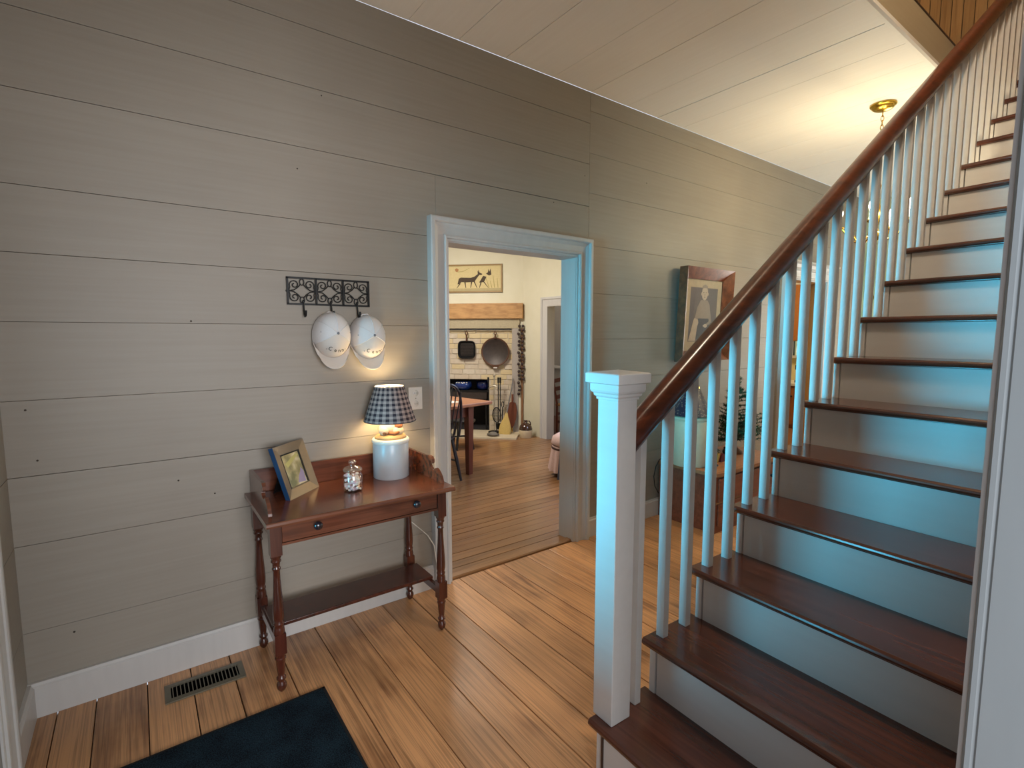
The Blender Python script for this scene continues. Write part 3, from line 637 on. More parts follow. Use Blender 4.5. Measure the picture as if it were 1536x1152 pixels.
put('easel', MB().prism([(0.06, 0.0), (0.145, 0.0), (0.12, 0.16), (0.085, 0.16)], lambda a, b, d: (a, 0.128 - 0.27 * b + d, 0.003 + b), -0.003, 0.003), M_black, fr_, local=True)

# ------------------------------------------------------------------ hook rack and hats
hk = thing('hook_rack', 'black wrought iron hook rack of three scrolled panels on the board wall', 'coat rack', (0.422, 0, 1.645))
HX0, HX1, HZ0, HZ1, HY = 0.232, 0.613, 1.585, 1.705, -0.016
pw = (HX1 - HX0) / 3
bar = MB()
for z in (HZ0, HZ1): bar.box(HX0 - 0.004, HX1 + 0.004, HY - 0.004, HY + 0.004, z - 0.004, z + 0.004)
for k in range(4): bar.box(HX0 + k * pw - 0.004, HX0 + k * pw + 0.004, HY - 0.004, HY + 0.004, HZ0, HZ1)
for k in (0, 3): bar.tube([(HX0 + k * pw, HY, 1.645), (HX0 + k * pw, 0.001, 1.645)], 0.006)
put('frame', bar, M_iron, hk)
for k in range(3):
    cx_, cz_ = HX0 + (k + 0.5) * pw, (HZ0 + HZ1) / 2; hw, hh = pw / 2 - 0.004, (HZ1 - HZ0) / 2 - 0.004
    m = MB(); r = 0.0026
    for sx in (-1, 1):
        for sz in (-1, 1):
            pts = [(sx * hw, 0.0), (sx * hw * 0.6, sz * 0.004), (sx * hw * 0.32, sz * 0.016), (sx * 0.006, sz * hh * 0.55)]
            m.tube([(cx_ + p, HY, cz_ + q) for p, q in pts], r, 6)
            sp_ = []
            for j in range(22):
                t_ = j / 21; a = -PI * 0.15 + t_ * 2.6 * PI; rr = 0.0225 - 0.0175 * t_
                sp_.append((cx_ + sx * (hw * 0.56 + rr * math.cos(a)), HY, cz_ + sz * (hh * 0.5 + rr * math.sin(a) * 0.98)))
            m.tube([(cx_ + sx * hw * 0.97, HY, cz_ + sz * 0.003)] + sp_, r, 6)
    for sz in (-1, 1):
        m.tube([(cx_ + 0.0095 * math.cos(2 * PI * j / 14), HY, cz_ + sz * hh * 0.74 + 0.0145 * math.sin(2 * PI * j / 14)) for j in range(14)], r, 6, True)
    put('scroll', m, M_iron, hk)
    x = cx_ + 0.003
    put('hook', MB().tube([(x, HY - 0.004, HZ0 + 0.014), (x, HY - 0.008, HZ0 - 0.02), (x, HY - 0.012, HZ0 - 0.046), (x, HY - 0.022, HZ0 - 0.058), (x, HY - 0.036, HZ0 - 0.054), (x, HY - 0.042, HZ0 - 0.038), (x, HY - 0.043, HZ0 - 0.03)], [0.0035, 0.0042, 0.0042, 0.0042, 0.0045, 0.005, 0.005], 8).ball((x, HY - 0.006, HZ0 + 0.012), 0.006, 0.004, 0.008), M_iron, hk)

M_hat = plain('pale cotton hat', srgb(212, 208, 206), 0.85, scale=200, bump=0.1, var=0.02)
M_hat2 = plain('cream hat front', srgb(206, 196, 186), 0.85, scale=200, bump=0.1, var=0.02)
M_thread = plain('black thread', srgb(24, 24, 28), 0.7)
def letters(text, size, place, extr=0.0008):
    """each letter as its own little mesh joined into one; place(i)->Matrix"""
    mb = MB()
    for i, ch in enumerate(text):
        cu = bpy.data.curves.new('lettering', 'FONT'); cu.body = ch; cu.size = size; cu.extrude = extr; cu.align_x = 'CENTER'; cu.resolution_u = 3
        ob = bpy.data.objects.new('lettering', cu); C.objects.link(ob)
        dg = bpy.context.evaluated_depsgraph_get(); dg.update()
        me = bpy.data.meshes.new_from_object(ob.evaluated_get(dg)); M = place(i)
        mb.add([M @ v.co for v in me.vertices], [tuple(p.vertices) for p in me.polygons])
        bpy.data.objects.remove(ob); bpy.data.curves.remove(cu); bpy.data.meshes.remove(me)
    return mb
def make_hat(cx, cz, tilt, label, strapz):
    h = thing('baseball_cap', label, 'hat', (cx, -0.02, cz), 0, 'white caps on the iron hooks')
    RX, RZ, RY = 0.087, 0.112, 0.118
    def S_(a, t):          # a around the button, t 0..1 from button to rim
        ph = t * PI / 2; k = math.sin(ph) ** 0.9
        return Vector((RX * k * math.sin(a), -0.0 - RY * math.cos(ph) ** 0.85, 0.012 * (1 - t) + RZ * k * math.cos(a)))
    def panel(a0, a1):
        m = MB(); na, ntt = 8, 8
        vs = [S_(a0 + (a1 - a0) * i / na, j / ntt) for j in range(ntt + 1) for i in range(na + 1)]
        m.add(vs, [(j * (na + 1) + i, (j + 1) * (na + 1) + i, (j + 1) * (na + 1) + i + 1, j * (na + 1) + i + 1) for j in range(ntt) for i in range(na)], True)
        return m
    edges = [-1.96, -1.05, 0.0, 1.05, 1.96, PI]
    edges = [-PI * 0.62, -PI * 0.3, 0.0, PI * 0.3, PI * 0.62]
    for a0, a1 in zip(edges, edges[1:]): put('panel', panel(a0, a1), M_hat, h, local=True)
    put('front_panel', panel(PI * 0.62, PI * 1.38), M_hat2, h, local=True)
    for a in edges: put('seam', MB().tube([S_(a, j / 8) + Vector((0, -0.0008, 0)) for j in range(9)], 0.0022, 6), M_hat, h, local=True)
    put('button', MB().ball(S_(0, 0) + Vector((0, -0.002, 0)), 0.0065, 0.004, 0.0065, 10, 6), plain('grey button', srgb(110, 110, 116), 0.6), h, local=True)
    for a in (PI * 0.46, -PI * 0.46, PI * 0.78, -PI * 0.78):
        put('eyelet', MB().ball(S_(a, 0.55), 0.003, 0.002, 0.003, 8, 6), plain('grey eyelet', srgb(150, 146, 144), 0.6), h, local=True)
    # bill
    m = MB(); na, nb = 16, 8; vs = []
    for j in range(nb + 1):
        b = j / nb
        for i in range(na + 1):
            s = -1 + 2 * i / na; ang = s * 0.95
            half = 0.088 * (1 - 0.10 * b * b)
            ln = 0.074 * max(0.0, 1 - abs(s) ** 4) ** 0.5
            x = half * s * (1 - 0.0 * b); z0 = -RZ * math.sqrt(max(0.0, 1 - (s * 0.95) ** 2)) * 0.92
            vs.append((x, -0.03 - 0.042 * b * (ln / 0.072) + 0.02 * s * s * b, z0 - ln * b * 0.74))
    m.add(vs, [(j * (na + 1) + i, j * (na + 1) + i + 1, (j + 1) * (na + 1) + i + 1, (j + 1) * (na + 1) + i) for j in range(nb) for i in range(na)], True)
    b = put('bill', m, M_hat2, h, local=True); sol = b.modifiers.new('solid', 'SOLIDIFY'); sol.thickness = 0.004
    put('strap', MB().tube([(-0.03, -0.006, 0.100), (-0.012, -0.008, strapz), (0.012, -0.008, strapz), (0.03, -0.006, 0.100)], 0.004, 6), M_hat, h, local=True)
    txt = 'Cenn'
    def place(i):
        s = (-0.034, -0.010, 0.010, 0.028)[i]; zz = (-0.060, -0.067, -0.068, -0.065)[i]
        rr = math.sqrt(max(0.0, 1 - (s / RX) ** 2 - ((zz) / RZ) ** 2))
        p = Vector((s, -RY * rr ** 0.85 - 0.007, zz - 0.008))
        return Matrix.Translation(p) @ Matrix.Rotation(-s * 6, 4, 'Z') @ Matrix.Rotation(math.radians(90 + 24), 4, 'X') @ Matrix.Rotation(s * 6.5, 4, 'Z')
    put('lettering', letters(txt, 0.026, place), M_thread, h, local=True, label='small dark embroidered lettering')
    h.rotation_euler = (0, tilt, 0)
    return h
make_hat(0.417, 1.438, 0.03, 'white baseball cap hanging from the middle iron hook, lit blue at its side', 0.112)
make_hat(0.593, 1.428, -0.05, 'white baseball cap hanging from the last iron hook by the door casing', 0.116)

# ------------------------------------------------------------------ portrait in deep frame
pt = thing('framed_portrait', 'deep mahogany frame with a faded portrait of a child and white dog', 'picture', (3.5, 0, 1.6))
PX0, PX1, PZ0, PZ1 = 3.135, 3.80, 1.225, 1.975
pf = lambda a, b, d: (a, -0.004 - d - 0.03 * (b - PZ0) / (PZ1 - PZ0), b)
put('frame', frame_ring(PX1 - PX0, PZ1 - PZ0, 0.085, 0.0, 0.075, 0.022, lambda a, b, d: pf(PX0 + a, PZ0 + b, d)), wood('mahogany frame', srgb(96, 44, 24), srgb(148, 76, 44), (20, 20, 20), 0.3, 0.3, 0.3, 0.1), pt)
def panelp(x0, x1, z0, z1, d0, d1): return MB().prism([(x0, z0), (x1, z0), (x1, z1), (x0, z1)], pf, d0, d1)
put('mount', panelp(PX0 + 0.08, PX1 - 0.08, PZ0 + 0.08, PZ1 - 0.08, 0.004, 0.012), plain('cream mount', srgb(206, 196, 178), 0.8), pt)
ax, az = (PX0 + PX1) / 2, PZ0
pr = put('print', panelp(ax - 0.19, ax + 0.19, PZ0 + 0.16, PZ1 - 0.15, 0.012, 0.0125), plain('grey blue print', srgb(124, 124, 138), 0.7, scale=14, var=0.05), pt)
def blob(cx_, cz_, rx, rz, d, n=20): return MB().prism([(cx_ + rx * math.cos(2 * PI * k / n), cz_ + rz * math.sin(2 * PI * k / n)) for k in range(n)], pf, 0.0125, 0.0125 + d)
M_pale = plain('pale print ink', srgb(212, 202, 192), 0.7); M_pale2 = plain('soft print ink', srgb(172, 164, 162), 0.7); M_ink = plain('dark print ink', srgb(92, 86, 90), 0.7)
zc = PZ0 + 0.40
put('gown', MB().prism([(ax - 0.09, zc - 0.1), (ax + 0.10, zc - 0.1), (ax + 0.085, zc + 0.06), (ax + 0.05, zc + 0.1), (ax - 0.045, zc + 0.1), (ax - 0.08, zc + 0.05)], pf, 0.0125, 0.0129), M_pale2, pr)
put('skirt', MB().prism([(ax - 0.11, zc - 0.22), (ax + 0.12, zc - 0.22), (ax + 0.08, zc - 0.05), (ax - 0.07, zc - 0.05)], pf, 0.0125, 0.0131), plain('blue print ink', srgb(96, 104, 124), 0.7), pr)
fa = put('face', blob(ax + 0.005, zc + 0.155, 0.042, 0.056, 0.0006), M_pale, pr)
put('hair', MB().prism([(ax - 0.04, zc + 0.17), (ax - 0.03, zc + 0.215), (ax + 0.005, zc + 0.228), (ax + 0.04, zc + 0.215), (ax + 0.05, zc + 0.17), (ax + 0.03, zc + 0.198), (ax - 0.02, zc + 0.198)], pf, 0.0125, 0.0133), M_pale2, pr)
for (sx, sz, rr, rr2) in ((-0.012, 0.162, 0.006, 0.003), (0.022, 0.162, 0.006, 0.003), (0.005, 0.125, 0.010, 0.003), (0.006, 0.142, 0.003, 0.008)):
    put('feature', blob(ax + sx, zc + sz, rr, rr2, 0.0010, 10), M_ink, pr)
for sx in (-0.038, 0.05): put('ear', blob(ax + sx, zc + 0.15, 0.008, 0.014, 0.0005, 10), M_pale, pr)
put('arm', MB().prism([(ax - 0.085, zc + 0.05), (ax - 0.13, zc - 0.1), (ax - 0.11, zc - 0.115), (ax - 0.06, zc - 0.02)], pf, 0.0125, 0.0132).prism([(ax + 0.085, zc + 0.05), (ax + 0.125, zc - 0.08), (ax + 0.05, zc - 0.115), (ax + 0.045, zc - 0.095), (ax + 0.09, zc - 0.07)], pf, 0.0125, 0.0132), M_pale2, pr)
put('hand', blob(ax + 0.04, zc - 0.11, 0.025, 0.016, 0.0010).prism([(ax, zc - 0.11), (ax + 0.02, zc - 0.10), (ax + 0.02, zc - 0.12)], pf, 0.0125, 0.0134), M_pale, pr)
put('dog', MB().prism([(ax - 0.185, zc - 0.235), (ax - 0.09, zc - 0.235), (ax - 0.075, zc - 0.12), (ax - 0.06, zc - 0.085), (ax - 0.07, zc - 0.06), (ax - 0.095, zc - 0.055), (ax - 0.115, zc - 0.045), (ax - 0.13, zc - 0.065), (ax - 0.16, zc - 0.16)], pf, 0.0125, 0.0136), M_pale, pr)
put('pane', panelp(PX0 + 0.08, PX1 - 0.08, PZ0 + 0.08, PZ1 - 0.08, 0.017, 0.019), M_glass, pt)

# ------------------------------------------------------------------ chest and what stands on it
ch = thing('chest_of_drawers', 'low reddish chest with two drawers and black knobs behind the balusters', 'chest', (3.4, -0.3, 0))
CX0, CX1, CY0, CZ = 2.955, 3.90, -0.52, 0.45
topp = [(CX0 - 0.02, CY0 + 0.04), (CX0 - 0.01, CY0 - 0.01), (CX0 + 0.04, CY0 - 0.022), (CX1 - 0.04, CY0 - 0.022), (CX1 + 0.01, CY0 - 0.01), (CX1 + 0.02, CY0 + 0.04), (CX1 + 0.02, -0.024), (CX0 - 0.02, -0.024)]
put('top', MB().prism(topp, lambda p, q, a: (p, q, a), CZ - 0.025, CZ), M_chesttop, ch, bevel=0.003)
put('body', MB().box(CX0, CX1, CY0, -0.026, 0.0, CZ - 0.025), M_chest, ch, bevel=0.003)
for (z0, z1) in ((0.235, 0.405), (0.05, 0.215)):
    d = put('drawer', MB().box(CX0 + 0.03, CX1 - 0.03, CY0 - 0.012, CY0, z0, z1), M_chest, ch, bevel=0.003)
    for x in (CX0 + 0.11, CX0 + 0.40, CX1 - 0.4 + 0.2, CX1 - 0.11):
        put('knob', MB().lathe([(0.008, 0), (0.008, 0.01), (0.014, 0.016), (0.012, 0.026), (0.0001, 0.03)], (x, CY0 - 0.012, (z0 + z1) / 2), 12, Matrix.Rotation(PI / 2, 3, 'X')), M_iron, d, label='black iron drawer knob')
put('rail', MB().box(CX0 + 0.005, CX1 - 0.005, CY0 - 0.006, CY0, 0.219, 0.231), M_chesttop, ch)
lc = (3.05, -0.235)
cl_ = thing('crock_lamp', 'lamp with navy pierced tin shade on a tall cream crock', 'lamp', (lc[0], lc[1], CZ))
put('crock', MB().lathe([(0.132, 0), (0.138, 0.006), (0.138, 0.335), (0.134, 0.35), (0.143, 0.355), (0.143, 0.372), (0.13, 0.378), (0.0001, 0.378)], (0, 0, 0), 36), M_cream, cl_, local=True)
sh2 = put('lamp_shade', MB().lathe([(0.155, 0.385), (0.153, 0.387), (0.057, 0.585), (0.055, 0.586)], (0, 0, 0), 36), speckle('pierced tin', [srgb(38, 38, 58)] * 5 + [srgb(120, 110, 98)], 110), cl_, local=True); open_ends(sh2)
put('collar', MB().lathe([(0.055, 0.583), (0.055, 0.60), (0.05, 0.604), (0.0001, 0.606)], (0, 0, 0), 24), M_brass, cl_, local=True)
put('stem', MB().tube([(0, 0, 0.375), (0, 0, 0.59)], 0.01), M_brass, cl_, local=True)
bs = thing('gift_basket', 'small yellow woven basket with dark greens on the chest', 'basket', (3.24, -0.33, CZ), 0.3)
put('body', MB().lathe([(0.028, 0), (0.034, 0.01), (0.044, 0.06), (0.044, 0.075), (0.038, 0.077), (0.0001, 0.07)], (0, 0, 0), 4, R4, smooth=False), plaid_mat('yellow basket weave', srgb(206, 170, 70), srgb(120, 84, 30), 18, 90, 0.0), bs, local=True)
gm = MB()
for k in range(26):
    a = random.uniform(0, 6.28); r = random.uniform(0, 0.03); gm.obox((r * math.cos(a), r * math.sin(a), 0.082 + random.uniform(0, 0.022)), (0.03, 0.008, 0.003), Matrix.Rotation(a, 3, 'Z') @ Matrix.Rotation(random.uniform(-0.9, 0.9), 3, 'Y'))
gg = put('greens', gm, plain('dark greens', srgb(30, 44, 26), 0.7), bs, local=True); gg['kind'] = 'stuff'
tag(put('gift_bag', MB().prism([(-0.03, 0), (0.03, 0), (0.024, 0.055), (0.0, 0.066), (-0.02, 0.055)], lambda p, q, a: (3.31 + p, -0.34 + a, CZ + q), -0.018, 0.018), plain('wine red cloth', srgb(92, 24, 28), 0.7), bevel=0.004), 'little wine red sack beside the yellow basket', 'bag')
scm = thing('scissors', 'black handled scissors lying on the chest before the basket', 'scissors', (3.12, -0.38, CZ))
for s in (-1, 1):
    put('handle', MB().tube([(0.02 + 0.024 * math.cos(2 * PI * k / 14), s * 0.02 + 0.014 * math.sin(2 * PI * k / 14), 0.006) for k in range(14)], 0.0035, 6, True), M_black, scm, local=True)
    put('blade', MB().prism([(0, s * 0.012), (-0.13, -s * 0.004), (-0.13, -s * 0.006), (0, s * 0.002)], lambda p, q, a: (p, q, a), 0.004 + 0.001 * s, 0.006 + 0.001 * s), M_pew, scm, local=True)
tag(put('figurine', MB().ball((3.56, -0.22, CZ + 0.022), 0.02, 0.02, 0.024).ball((3.56, -0.22, CZ + 0.052), 0.012), M_black), 'small black figurine on the chest beneath the fir boughs', 'figurine')
tag(put('cable', MB().tube([(2.945, -0.06, 0.475), (2.93, -0.045, 0.462), (2.90, -0.035, 0.41), (2.885, -0.03, 0.33), (2.90, -0.03, 0.25), (2.95, -0.023, 0.19), (3.0, -0.0115, 0.15)], 0.004, 6), M_black), 'black cable looped from the end of the chest down the wall', 'cord')
# fir tree
TC = (3.66, -0.25)
tr_ = thing('artificial_fir_tree', 'small dark green artificial fir tree standing on the chest', 'tree', (TC[0], TC[1], CZ))
put('trunk', MB().tube([(0, 0, 0.0), (0.002, 0, 0.3), (0, 0, 0.655)], [0.012, 0.008, 0.002], 8), plain('fir trunk', srgb(70, 48, 30), 0.9), tr_, local=True)
put('stand', MB().lathe([(0.06, 0), (0.06, 0.02), (0.03, 0.04), (0.02, 0.05)], (0, 0, 0), 16), plain('fir foot', srgb(96, 60, 34), 0.8), tr_, local=True)
fm = MB(); bmm = MB(); rnd = random.Random(3)
for lv in range(15):
    z = 0.11 + lv * 0.036; R = max(0.02, 0.27 * (1 - (z / 0.68)) ** 0.9 + 0.01)
    for k in range(max(4, int(14 - lv * 0.7))):
        a = rnd.uniform(0, 2 * PI); rr = R * rnd.uniform(0.7, 1.1); upz = rnd.uniform(0.05, 0.45)
        d = Vector((math.cos(a), math.sin(a) * (0.8 if math.sin(a) > 0 else 1), upz)); p0 = Vector((0, 0, z))
        if (TC[1] + d.y * rr) > -0.01: rr = (-0.012 - TC[1]) / d.y
        bmm.tube([p0, p0 + d * rr], [0.003, 0.0012], 4)
        nn_ = int(16 + rr * 420)
        for q in range(nn_):
            t_ = rnd.uniform(0.12, 1.0); b0 = p0 + d * rr * t_
            nd = (d * 0.7 + Vector((rnd.uniform(-1, 1), rnd.uniform(-1, 1), rnd.uniform(-1, 1)))).normalized() * rnd.uniform(0.018, 0.036)
            if b0.y + TC[1] + nd.y > -0.008: continue
            sd = nd.cross(Vector((0.3, 0.2, 1))).normalized() * 0.0032
            fm.add([b0 - sd, b0 + sd, b0 + nd], [(0, 1, 2)])
put('branches', bmm, plain('fir twigs', srgb(44, 40, 26), 0.9), tr_, local=True)['kind'] = 'stuff'
put('needles', fm, plain('fir needles', srgb(34, 84, 52), 0.6, var=0.2, scale=20), tr_, local=True)['kind'] = 'stuff'

# ------------------------------------------------------------------ chandelier
HC = Vector((3.931, -1.071, 0))
hd = thing('chandelier', 'polished brass chandelier with lit candle bulbs hanging beyond the stair rail', 'chandelier', (HC.x, HC.y, H))
put('canopy', MB().lathe([(0.0001, 0), (0.078, 0), (0.080, -0.006), (0.074, -0.014), (0.068, -0.016), (0.066, -0.024), (0.052, -0.034), (0.03, -0.042), (0.012, -0.046), (0.0001, -0.047)][::-1], (0, 0, 0), 36), M_brass, hd, local=True)
chm = MB(); nl = 15
for k in range(nl):
    z = -0.05 - k * 0.030
    pts = []
    for j in range(14):
        a = 2 * PI * j / 14; p = Vector((0.009 * math.cos(a), 0, 0.0195 * math.sin(a)))
        pts.append(Matrix.Rotation(PI / 2 * (k % 2) + 0.5, 3, 'Z') @ p + Vector((0, 0, z - 0.012)))
    put('chain_link', MB().tube(pts, 0.0024, 6, True), M_brass, hd, local=True)
zb = lambda z: z - H
put('column', MB().lathe([(0.0001, zb(2.545)), (0.007, zb(2.54)), (0.007, zb(2.515)), (0.016, zb(2.505)), (0.022, zb(2.48)), (0.016, zb(2.455)), (0.010, zb(2.43)), (0.014, zb(2.38)), (0.028, zb(2.33)), (0.034, zb(2.29)), (0.026, zb(2.24)), (0.014, zb(2.2)), (0.02, zb(2.185)), (0.042, zb(2.165)), (0.044, zb(2.14)), (0.03, zb(2.115)), (0.014, zb(2.1)), (0.018, zb(2.085)), (0.012, zb(2.065)), (0.0001, zb(2.05))][::-1], (0, 0, 0), 24), M_brass, hd, local=True)
M_bulb = bulb_mat('candle bulb glow', (1.0, 0.90, 0.74, 1), 8)
latv = Vector((right.x, right.y, 0)).normalized(); depv = Vector((-latv.y, latv.x, 0))
for ang in (-64, 30, 100, 157, 228):
    a = math.radians(ang); R = 0.215
    d = latv * math.cos(a) + depv * math.sin(a)
    pts = []
    for k in range(15):
        t_ = k / 14; pts.append(d * (0.03 + (R - 0.03) * t_) + Vector((0, 0, zb(2.15) - 0.055 * math.sin(t_ * PI * 1.15) + 0.05 * t_ * t_)))
    pts.append(d * R + Vector((0, 0, zb(2.205))))
    ar = put('arm', MB().tube(pts, 0.0058, 8), M_brass, hd, local=True)
    e = d * R
    put('cup', MB().lathe([(0.006, zb(2.19)), (0.010, zb(2.198)), (0.026, zb(2.204)), (0.03, zb(2.212)), (0.014, zb(2.212)), (0.013, zb(2.228))], e, 18), M_brass, ar, local=True)
    put('candle', MB().lathe([(0.0105, zb(2.22)), (0.0105, zb(2.285)), (0.006, zb(2.287))], e, 14), M_ivory, ar, local=True)
    put('bulb', MB().lathe([(0.007, zb(2.283)), (0.014, zb(2.293)), (0.0175, zb(2.308)), (0.015, zb(2.326)), (0.007, zb(2.348)), (0.0001, zb(2.36))], e, 14), M_bulb, ar, local=True)
    w_ = HC + e
    point('chandelier_light', (w_.x, w_.y, 2.318), 5.2, (1.0, 0.83, 0.52), 0.014)
sc = thing('wall_sconce', 'brass candle sconce with white shade on the yellow end wall of the hall', 'sconce', (XE, -0.02, 1.8))
sy = -0.09
put('backplate', MB().lathe([(0.0001, 0.004), (0.04, 0.004), (0.045, 0.012), (0.03, 0.02), (0.0001, 0.022)], (XE - 0.0, sy, 1.88), 18, Matrix.Rotation(-PI / 2, 3, 'Y')), M_brass, sc)
put('arm', MB().tube([(XE - 0.018, sy, 1.88), (XE - 0.06, sy, 1.9), (XE - 0.09, sy, 1.87), (XE - 0.09, sy, 1.8)], 0.008).ball((XE - 0.09, sy, 1.86), 0.022), M_brass, sc)
put('shade', MB().lathe([(0.028, 1.72), (0.032, 1.74), (0.03, 1.8), (0.02, 1.82)], (XE - 0.09, sy, 0), 16), emit('sconce shade', (1, 0.92, 0.8, 1), 1.2), sc)

# ------------------------------------------------------------------ back room through the second doorway
struct('wall_back_room_far', MB().box(8.3, 8.4, 0.0, 0.75, 0, 2.8).box(8.3, 8.4, 1.46, 1.56, 0, 2.8).box(8.3, 8.4, 2.1, 2.28, 0, 2.8).box(8.3, 8.4, 0.75, 1.46, 0, 1.10).box(8.3, 8.4, 0.75, 1.46, 2.25, 2.8).box(8.3, 8.4, 1.56, 2.1, 0, 1.22).box(8.3, 8.4, 1.56, 2.1, 2.02, 2.8), M_yellow)
struct('wall_back_room_side', MB().box(4.58, 8.4, 2.2, 2.28, 0, 2.8).box(4.58, 4.66, 0.12, 2.2, 0, 2.8), M_yellow)
struct('wall_back_room_near', MB().box(6.9, 8.4, -0.1, 0.0, 0, 2.8), M_yellow)
struct('ceiling_back_room', MB().box(4.58, 8.4, 0.112, 2.28, 2.8, 2.9), M_ceil)
def sky_mat():
    m, t, b, N, L = nt('bright garden')
    g = N('ShaderNodeNewGeometry'); n1 = N('ShaderNodeTexNoise'); n1.inputs['Scale'].default_value = 7; n1.inputs['Detail'].default_value = 5; L(g.outputs['Position'], n1.inputs['Vector'])
    cr = N('ShaderNodeValToRGB'); e = cr.color_ramp.elements; e[0].position = 0.42; e[0].color = srgb(150, 186, 160); e[1].position = 0.6; e[1].color = srgb(226, 240, 228)
    L(n1.outputs['Fac'], cr.inputs[0]); em = N('ShaderNodeEmission'); L(cr.outputs[0], em.inputs[0]); em.inputs[1].default_value = 1.0
    L(em.outputs[0], t.nodes['Material Output'].inputs[0]); return m
struct('exterior_garden', MB().box(9.2, 9.25, -0.5, 3.2, 0.3, 3.2), sky_mat())
def win(name, y0, y1, z0, z1, mun):
    o = struct(name); X = 8.3
    put('frame', MB().box(X - 0.02, X + 0.05, y0 - 0.06, y0, z0 - 0.06, z1 + 0.08).box(X - 0.02, X + 0.05, y1, y1 + 0.06, z0 - 0.06, z1 + 0.08).box(X - 0.02, X + 0.05, y0 - 0.06, y1 + 0.06, z1, z1 + 0.08), M_white, o)
    put('sill', MB().box(X - 0.08, X + 0.05, y0 - 0.08, y1 + 0.08, z0 - 0.06, z0 - 0.02), M_white, o)
    for zz in mun: put('muntin', MB().box(X + 0.02, X + 0.04, y0, y1, zz - 0.012, zz + 0.012), M_white, o)
    put('pane', MB().box(X + 0.027, X + 0.031, y0, y1, z0, z1), M_glass, o)
    return o
win('window_1', 0.75, 1.46, 1.12, 2.25, (1.7,)); win('window_2', 1.56, 2.1, 1.22, 2.02, (1.35, 1.5, 1.75))
rs_ = thing('roller_shade', 'brown roller shade pulled most of the way down a bright back window', 'blind', (8.2, 1.1, 2.25))
put('cloth', MB().box(8.244, 8.25, 0.72, 1.47, 1.345, 2.24), plain('brown shade cloth', srgb(168, 104, 44), 0.7), rs_)
put('roller', MB().tube([(8.25, 0.70, 2.25), (8.25, 1.49, 2.25)], 0.022), M_ivory, rs_)
put('hem_bar', MB().box(8.24, 8.254, 0.72, 1.47, 1.335, 1.35), plain('brown hem', srgb(140, 84, 38), 0.6), rs_)
kc = thing('kitchen_counter', 'wooden base cabinet with a white worktop under the back windows', 'cabinet', (7.9, 1.3, 0))
M_oak = wood('oak cabinet', srgb(132, 78, 42), srgb(176, 112, 64), (30, 30, 3), 0.4, 0.1, 0.3, 0.3)
put('body', MB().box(7.72, 8.29, 0.3, 2.15, 0, 0.66), M_oak, kc)
for k in range(4):
    dd = put('door', MB().box(7.70, 7.72, 0.32 + k * 0.455, 0.76 + k * 0.455, 0.06, 0.63), M_oak, kc, bevel=0.004)
    put('knob', MB().ball((7.69, 0.72 + k * 0.455, 0.5), 0.014), M_iron, dd)
put('worktop', MB().box(7.68, 8.295, 0.28, 2.17, 0.66, 0.70), M_ivory, kc, bevel=0.003)
def bottle_like(kind, x, y, h, r, m, lab):
    b = thing(kind, lab, kind.replace('_', ' '), (x, y, 0.70))
    put('body', MB().lathe([(r, 0), (r, h * 0.6), (r * 0.85, h * 0.68), (r * 0.4, h * 0.78), (r * 0.36, h * 0.95)], (0, 0, 0), 14), m, b, local=True)
    put('stopper', MB().lathe([(r * 0.42, h * 0.94), (r * 0.42, h), (0.0001, h * 1.01)], (0, 0, 0), 10), M_iron, b, local=True)
bottle_like('bottle', 7.86, 1.34, 0.30, 0.05, M_black, 'tall black bottle on the white worktop')
bottle_like('bottle', 7.84, 1.48, 0.2, 0.05, plain('grey bottle', srgb(120, 116, 110), 0.3), 'shorter grey bottle on the white worktop')
cm = thing('coffee_maker', 'black coffee maker on the white worktop', 'appliance', (7.9, 1.1, 0.70))
put('body', MB().box(7.82, 7.98, 1.02, 1.20, 0.70, 0.74).box(7.9, 7.98, 1.02, 1.20, 0.74, 0.93).box(7.82, 7.98, 1.02, 1.20, 0.90, 0.97), M_black, cm, bevel=0.006)
put('carafe', MB().lathe([(0.045, 0.741), (0.055, 0.78), (0.05, 0.85), (0.035, 0.88)], (7.86, 1.11, 0), 16), M_clear, cm)

# ------------------------------------------------------------------ kitchen shell
KX = 4.15
DK = (1.75, 2.757, 1.83)
struct('wall_kitchen_right', MB().box(KX, KX + 0.12, 0.13, DK[0] - 0.02, 0, 2.9).box(KX, KX + 0.12, DK[1] + 0.02, 3.4, 0, 2.9).box(KX, KX + 0.12, DK[0] - 0.02, DK[1] + 0.02, DK[2] + 0.02, 2.9), M_plaster)
d4 = struct('door_4')
put('casing', casing(DK[0] - 0.125, DK[1] + 0.125, DK[2] + 0.11, lambda a, b, d: (KX - d * 0.6, a, b), [(0, 0), (0, 0.05), (0.03, 0.05), (0.035, 0.03), (0.11, 0.025), (0.125, 0.02), (0.125, 0)]), M_white, d4)
put('jamb', MB().box(KX, KX + 0.12, DK[0] - 0.02, DK[0], 0, DK[2]).box(KX, KX + 0.12, DK[1], DK[1] + 0.02, 0, DK[2]).box(KX, KX + 0.12, DK[0], DK[1], DK[2], DK[2] + 0.02), M_white, d4)
struct('wall_kitchen_left', MB().box(-0.4, -0.3, 0.13, 5.4, 0, 2.9), M_plaster)
struct('wall_kitchen_back', MB().box(-0.4, 2.4, 5.25, 5.35, 0, 2.9), M_plaster)
struct('ceiling_kitchen', MB().box(-0.4, 4.3, 0.11, 5.4, 2.9, 3.0), M_ceil)
struct('wall_parlour', MB().box(4.27, 5.7, 4.8, 4.9, 0, 2.8).box(5.6, 5.7, 2.28, 4.8, 0, 0.84).box(5.62, 5.7, 2.28, 4.8, 0.84, 2.8), M_grey)
